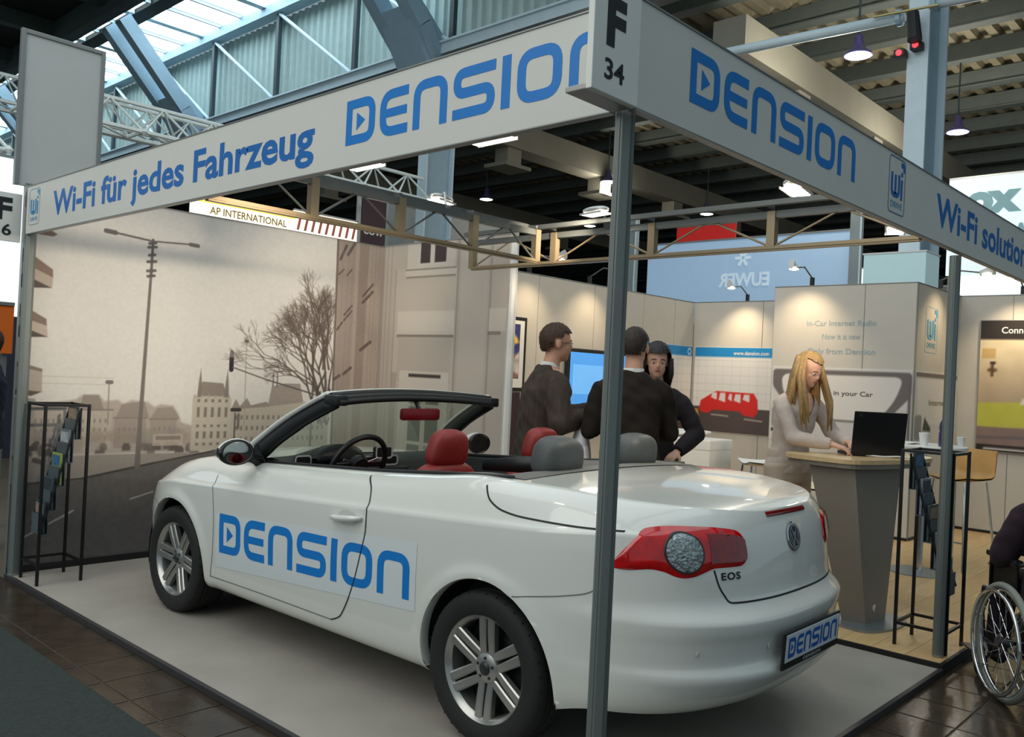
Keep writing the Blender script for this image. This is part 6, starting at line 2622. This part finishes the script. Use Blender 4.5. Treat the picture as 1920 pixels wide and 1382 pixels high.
bar_table((5.45, 3.22, WZ), 'white bar table beside the suited men before the blue banner', 1.035, .30)
pp = thing('paper_sheet', 'crumpled white paper on the bar table before the blue banner', 'paper', (5.34, 3.30, WZ+1.040))
MB().prism([(-.06, -.04), (.06, -.05), (.02, .05), (-.05, .05)], .004, frame=((0, 0, 0), (1, 0, 0), (0, 1, 0), (0, 0, 1))).prism([(-.04, -.02), (.05, -.03), (0, .06)], .01, frame=((0, 0, .004), (1, 0, 0), (0, .7, .7), (0, -.7, .7))).build('sheet', M_white, pp)


# ------------------------------------------------------------------ chairs and stools
def shell_stool(loc, rz, label, seat_h, m_, backh=.32):
    t = thing('bar_stool', label, 'stool', loc, rz, group='shell bar stools')
    P = []
    for i in range(13):
        a = i/12
        row = []
        for j in range(13):
            y = -.20+.40*j/12
            if a < .55:
                x = .19-.36*(a/.55)
                z_ = seat_h+.03*(y/.2)**2-.01*math.sin(PI*a/.55)
            else:
                b = (a-.55)/.45
                x = -.17-.06*b+.03*(y/.2)**2*b
                z_ = seat_h+.03*(y/.2)**2*(1-b)+backh*b
            row.append((x, y*(1-.08*abs(a-.5)), z_))
        P.append(row)
    s_ = MB().grid(P)
    P2 = [[(p[0]-.012*(1 if i > 7 else 0), p[1], p[2]-.014*(1 if i <= 7 else 0)) for p in r_] for i, r_ in enumerate(P)]
    s_.grid(P2, flip=True)
    s_.build('seat_shell', m_, t, smooth=True)
    for e in (-1, 1):
        MB().tube([(.15, e*.15, seat_h-.01), (.22, e*.21, .012)], .011, 8).build('leg', M_chrome, t)
        MB().tube([(-.14, e*.15, seat_h-.01), (-.22, e*.21, .012)], .011, 8).build('leg', M_chrome, t)
    MB().tube([(.19, -.18, .25), (.19, .18, .25)], .008, 8).build('footrest', M_chrome, t)
    return t


bxw = thing('storage_cube', 'white storage cube standing on a plinth under the bar table', 'box', (5.12, 2.78, WZ))
MB().cbox((-.20, -.20, .62), (.20, .20, .99), .01).build('cube', M_white, bxw)
MB().cbox((-.18, -.18, 0), (.18, .18, .62), .01).build('plinth', mat('plinth_grey', (176, 172, 164), .6), bxw)
MB().cbox((-.205, -.205, .90), (.205, .205, .995), .01).build('lid', M_tabw, bxw)
shell_stool((5.36, 2.27, WZ), R(133), 'white shell bar stool seen from the side next to the storage cube', .80, M_white, .24)
shell_stool((6.25, .86, WZ), R(160), 'light wooden bar stool behind the brochure rack', .78, mat('stool_wood', (206, 160, 96), .4, var=.1), .26)
shell_stool((4.86, 1.68, WZ), R(250), 'cream shell stool left of the blonde woman', .70, mat('cream_shell', (226, 212, 172), .45, var=.03), .22)

# plastic bag carried by the man in profile
bg_ = MB()
for_secs = []
for i in range(9):
    z_ = i/8
    for_secs.append(((.0, 0, -.36+.36*z_), .035+.045*math.sin(PI*min(1, z_*1.1+.05))*(1-.55*z_)+.004, .06+.125*(1-z_)**.6))
loft(bg_, for_secs, 20)
bag = remesh(bg_, 'bag', .012, 2, [mat('plastic_white', (244, 244, 246), .35, var=.06, scale=12, bump=.5, bscale=30)])
o = thing('carrier_bag', 'white plastic carrier bag hanging from the man in the pinstriped suit', 'bag', (2.585, 2.215, 1.235), R(-47))
addmesh('bag_body', bag, o)
MB().tube([(0, -.05, -.02), (0, -.02, .05), (0, .02, .05), (0, .05, -.02)], .006, 6).build('bag_handle', M_white, o)
gc = thing('green_card', 'small green leaflet held by the man in profile', 'leaflet', (2.72, 2.20, 1.31), R(-30))
MB().cbox((-.05, -.003, .0), (.05, .003, .10), .001).build('card', mat('card_green', (60, 110, 60), .5, var=.3, scale=20), gc)

# ------------------------------------------------------------------ wall graphics
# TV on the back wall
tv = thing('television', 'large television with a blue screen on the back wall', 'television', (6.55, 5.06, 1.44))
MB().cbox((-.70, -.03, -.44), (.70, .02, .44), .012).build('bezel', M_blackplastic, tv)
MB().box((-.655, -.0325, -.395), (.655, -.031, .395)).build('screen', mat('tv_blue', (74, 140, 206), .25, var=.06, scale=4, emit=(70, 140, 210), estr=.75), tv)
MB().box((-.60, -.0335, -.10), (.2, -.0327, .25)).build('screen_window', mat('tv_window', (104, 166, 222), .3, var=.05, emit=(100, 165, 225), estr=.7), tv)
MB().cbox((-.25, .02, -.25), (.25, .035, .25), .004).build('wall_mount', M_blackplastic, tv)
# framed photo beside the partition
fp = thing('framed_picture', 'black framed colourful picture on the back wall next to the white post', 'picture', (4.72, 5.095, 1.77))
MB().cbox((-.44, -.02, -.42), (.44, -.0, .40), .004).build('frame', M_black, fp)
MB().box((-.40, -.022, -.38), (.40, -.0205, .36)).build('mount', M_white, fp)
pr_ = Print(.66, .60, .02)
pr_.c[:] = (56, 60, 120)
pr_.poly([(0, 0), (.66, 0), (.66, .25), (.4, .34), (0, .2)], (150, 110, 90))
pr_.poly([(.1, .1), (.3, .4), (.4, .15)], (200, 60, 40))
pr_.poly([(.3, .3), (.5, .55), (.66, .4)], (220, 180, 60))
pr_.poly([(.45, .1), (.66, .05), (.66, .3)], (210, 200, 190))
pr_.noise(.2, .05, 3)
pr_.build('picture_print', ((-.33, -.0235, -.28), (1, 0, 0), (0, 0, 1)), fp, M_print)
rb = thing('banner_stand', 'narrow dark roll-up display under the framed picture', 'display', (4.62, 4.85, WZ))
MB().cbox((-.22, -.01, .03), (.22, .0, 1.32), .004).build('roll_up_sheet', mat('plum_sheet', (62, 40, 48), .6), rb)
MB().cbox((-.24, -.07, 0), (.24, .06, .04), .008).build('base', M_profile, rb)

# corner banner: blue stripe, white chart and red van silhouette on dark road
def corner_print(w_, red):
    p = Print(w_, 1.16, .012)
    p.c[:] = (236, 232, 226)
    p.rect(-.1, w_+.1, 1.03, 1.2, (30, 140, 204))
    rg_ = random.Random(2)
    for z_ in (.45, .55, .66, .78, .9, .98):
        p.line((0, z_), (w_, z_), .006, (206, 200, 196), .7)
    for x in np.arange(.06, w_, .13):
        p.line((x, .42), (x, 1.0), .005, (212, 206, 202), .7)
    p.rect(-.1, w_+.1, -.1, .34, (88, 76, 74))
    p.line((.30, .235), (.55, .225), .02, (176, 166, 158))
    p.line((.80, .20), (1.05, .185), .02, (176, 166, 158))
    p.poly([(0, .16), (.10, .2), (.08, .30), (0, .30)], (214, 160, 50))
    return p


cp_ = corner_print(1.17, True)
RED = (222, 40, 34)
cp_.poly([(.10, .30), (.12, .42), (.25, .50), (.36, .56), (.92, .55), (.98, .46), (.99, .30), (.93, .23), (.78, .25), (.72, .30), (.32, .30), (.24, .25), (.14, .26)], RED)
for (a, b, c_, d_) in ((.28, .47, .37, .54), (.40, .44, .50, .54), (.54, .46, .60, .53), (.63, .44, .73, .53), (.76, .46, .86, .53)):
    cp_.poly([(a, b), (a+.02, d_), (c_, d_), (c_, b-.03)], (236, 226, 222))
crn = thing('corner_banner', 'banner with blue web address stripe and red van drawing on the right wall', 'banner', (8.69, 5.05, .88))
MB().cbox((-.006, -1.18, 0), (.004, 0, 1.17), .002).build('board', M_white, crn)
cp_.build('banner_print', ((-.0075, -.005, .005), (0, -1, 0), (0, 0, 1)), crn, M_print)
mb = MB()
text_into(mb, 'www.dension.com', .52, .055, ((-.0085, -.60, 1.065), (0, -1, 0), (0, 0, 1), (-1, 0, 0)), .015)
mb.build('web_address', M_white, crn)
cr2 = thing('corner_banner', 'white banner with blue stripe on the back wall beside the corner', 'banner', (7.45, 5.09, .88))
MB().cbox((0, -.004, 0), (1.22, .004, 1.17), .002).build('board', M_white, cr2)
corner_print(1.21, False).build('banner_print', ((.005, -.0055, .005), (1, 0, 0), (0, 0, 1)), cr2, M_print)
mb = MB()
vs, fs = ribbon2([Vector((.04*math.cos(2*PI*k/20), .04*math.sin(2*PI*k/20))) for k in range(20)], .02, True)
mb.add([(1.14+p[0], -.0065, 1.10+p[1]) for p in vs], fs)
mb.build('stripe_emblem', M_white, cr2)

# cabin front: slogan and rear-window graphic
M_faint = mat('faint_slogan', (150, 170, 180), .6, var=.02)
sl_ = thing('cabin_graphic', 'printed rear window graphic on the cabin front below the slogan', 'graphic', (7.247, 3.16, .0))
MB().box((-.004, -1.53, .95), (.002, -.005, 1.77)).build('sheet', M_white, sl_)
c1 = Print(1.52, .81, .012)
c1.c[:] = (214, 208, 204)
c1.rect(-.1, 1.6, -.1, .40, (206, 202, 198))
c1.poly(rounded([(.0, .79), (1.52, .79), (1.52, .55), (1.24, .24), (.30, .24), (.0, .60)], .05, True), (112, 104, 102))
c1.poly(rounded([(.10, .74), (1.44, .74), (1.36, .50), (1.18, .26), (.36, .26), (.13, .52)], .10, True), (226, 220, 214))
c1.poly(rounded([(.0, .13), (.22, .13), (.24, .37), (.0, .37)], .06, True), (150, 148, 148))
c1.poly(rounded([(1.22, .13), (1.46, .13), (1.44, .37), (1.24, .37)], .06, True), (150, 148, 148))
c1.rect(0, .06, .085, .12, (40, 38, 40))
c1.rect(.12, .26, .085, .12, (40, 38, 40))
c1.line((1.50, .75), (1.50, .1), .03, (104, 98, 96))
c1.build('graphic_print', ((-.0055, -.01, .955), (0, -1, 0), (0, 0, 1)), sl_, M_print)
mb = MB()
text_into(mb, 'in your Car', .42, .05, ((-.0065, -.72, 1.48), (0, -1, 0), (0, 0, 1), (-1, 0, 0)), .01)
mb.build('caption', mat('caption_dark', (84, 78, 70), .6), sl_)
ss = thing('wall_slogan', 'pale three line slogan lettering on the upper cabin front', 'lettering', (7.2492, 3.16, 0))
for s_, w_, z_, a in (('In-Car Internet Radio', .76, 2.23, -.38), ('Now it is new', .42, 2.085, -.56), ('Only from Dension', .74, 1.925, -.40)):
    mb = MB()
    text_into(mb, s_, w_, .06, ((0, a, z_), (0, -1, 0), (0, 0, 1), (-1, 0, 0)), .008, lift=.0015)
    mb.build('slogan_line', M_faint, ss)
# cabin side: badge and second graphic
s2 = thing('cabin_badge', 'light blue wi badge on the narrow side of the cabin', 'badge', (7.45, 1.619, 2.02))
wi_badge(s2, ((.08, -.001, -.05), (1, 0, 0), (0, 0, 1), (0, -1, 0)), .40, mat('badge_cyan', (96, 170, 206), .5), mat('badge_cyan'), mat('badge_pale', (190, 206, 212), .5))
s3 = thing('cabin_graphic', 'printed window graphic on the narrow side of the cabin', 'graphic', (7.30, 1.617, 0))
MB().box((.0, -.004, .95), (1.36, .002, 1.77)).build('sheet', M_white, s3)
c2 = Print(1.35, .81, .015)
c2.c[:] = (220, 214, 208)
c2.line((0, .78), (1.35, .78), .05, (112, 104, 102))
c2.poly(rounded([(.04, .74), (1.3, .74), (1.2, .26), (.1, .26)], .08, True), (230, 224, 218))
c2.poly(rounded([(.0, .10), (.2, .10), (.22, .36), (.0, .36)], .06, True), (150, 148, 148))
c2.poly([(.25, .2), (.3, .34), (.5, .22), (.5, .18)], (70, 74, 66))
c2.build('graphic_print', ((.005, -.0055, .955), (1, 0, 0), (0, 0, 1)), s3, M_print)
mb = MB()
text_into(mb, 'Internet', .55, .06, ((.42, -.0065, 1.42), (1, 0, 0), (0, 0, 1), (0, -1, 0)), .008)
mb.build('caption', mat('caption_grey', (140, 128, 110), .6), s3)
# poster on the right wall
po = thing('wall_poster', 'large framed landscape poster with black header on the right wall', 'poster', (8.685, 1.40, .93))
MB().cbox((-.012, -1.30, 0), (.008, 0, 1.47), .003).build('frame', M_profile, po)
p3 = Print(1.28, 1.45, .014)
p3.c[:] = (222, 200, 160)
zz = p3.z
p3.blend(np.clip((1.0-zz)/.5, 0, 1)*.55, (150, 124, 108))
p3.blend(np.clip((zz-.85)/.3, 0, 1)*.6, (240, 224, 190))
p3.rect(-.1, 1.4, 1.24, 1.5, (40, 32, 28))
p3.poly([(-.1, .53), (1.4, .60), (1.4, .33), (-.1, .25)], (196, 194, 74))
p3.rect(-.1, 1.4, -.1, .27, (140, 116, 108))
p3.line((0, .15), (1.3, .2), .03, (112, 100, 104))
p3.rect(-.1, 1.4, -.02, .075, (34, 28, 26))
p3.line((.08, .03), (1.2, .03), .02, (210, 204, 200))
p3.poly([(.02, 1.03), (.16, 1.03), (.16, 1.14), (.02, 1.14)], (206, 172, 110))
p3.line((.12, .98), (.15, .98), .03, (40, 32, 30))
p3.line((.10, .90), (.16, .90), .04, (120, 84, 50))
p3.line((.13, .84), (.13, .96), .03, (90, 66, 44))
p3.poly([(.42, .53), (.44, .60), (.50, .60), (.52, .53)], (236, 226, 214))
p3.noise(.03, .1, 4)
p3.build('poster_print', ((-.0135, -.01, .01), (0, -1, 0), (0, 0, 1)), po, M_print)
mb = MB()
text_into(mb, 'Connected Travel', .70, .07, ((-.0145, -.22, 1.32), (0, -1, 0), (0, 0, 1), (-1, 0, 0)), .015)
mb.build('header_lettering', M_white, po)


# ------------------------------------------------------------------ small arm spotlights on top of the walls
def arm_spot(loc, d, label, energy, tgt):
    t = thing('arm_spotlight', label, 'lamp', loc, group='arm spotlights on the walls')
    v = Vector(d)
    MB().cbox((-.02, -.02, -.05), (.02, .02, .04), .004).build('clamp', M_black, t)
    MB().tube([(0, 0, .03), v*.5+Vector((0, 0, .08)), v], .008, 8).build('arm', M_alu_d, t)
    hd = MB()
    dn = v.normalized()
    hd.tube([v-dn*.02, v+dn*.12], [.03, .055], 14, flat=.6)
    hd.build('head', M_lampbody, t, smooth=True, angle=40)
    MB().ellipsoid(v+dn*.05+Vector((0, 0, -.035)), (.05, .05, .012), 14, 6).build('bulb_glass', M_lampglass, t, smooth=True)
    if energy:
        lamp('arm_spot_beam', 'SPOT', tuple(Vector(loc)+v+dn*.05+Vector((0, 0, -.06))), energy, (1.0, .78, .5), tgt, .03, R(95), .9)


arm_spot((5.2, 5.12, HT+.05), (0, -.40, .10), 'arm spotlight on the back wall over the framed picture', 24, (5.1, 5.1, 1.6))
arm_spot((6.3, 5.12, HT+.05), (0, -.40, .10), 'arm spotlight on the back wall over the television', 24, (6.2, 5.1, 1.7))
arm_spot((8.72, 4.3, HT+.05), (-.40, 0, .10), 'arm spotlight on the right wall over the red van banner', 34, (8.7, 4.3, 1.8))
arm_spot((7.27, 2.75, HT+.05), (-.42, 0, .10), 'arm spotlight on the cabin front edge near its left corner', 30, (7.25, 2.8, 1.9))
arm_spot((7.9, 1.60, HT+.05), (0, -.40, .10), 'arm spotlight above the narrow cabin side', 22, (7.8, 1.62, 1.9))
arm_spot((8.72, 1.0, HT+.05), (-.40, 0, .10), 'arm spotlight on the right wall over the landscape poster', 34, (8.7, 1.0, 1.7))
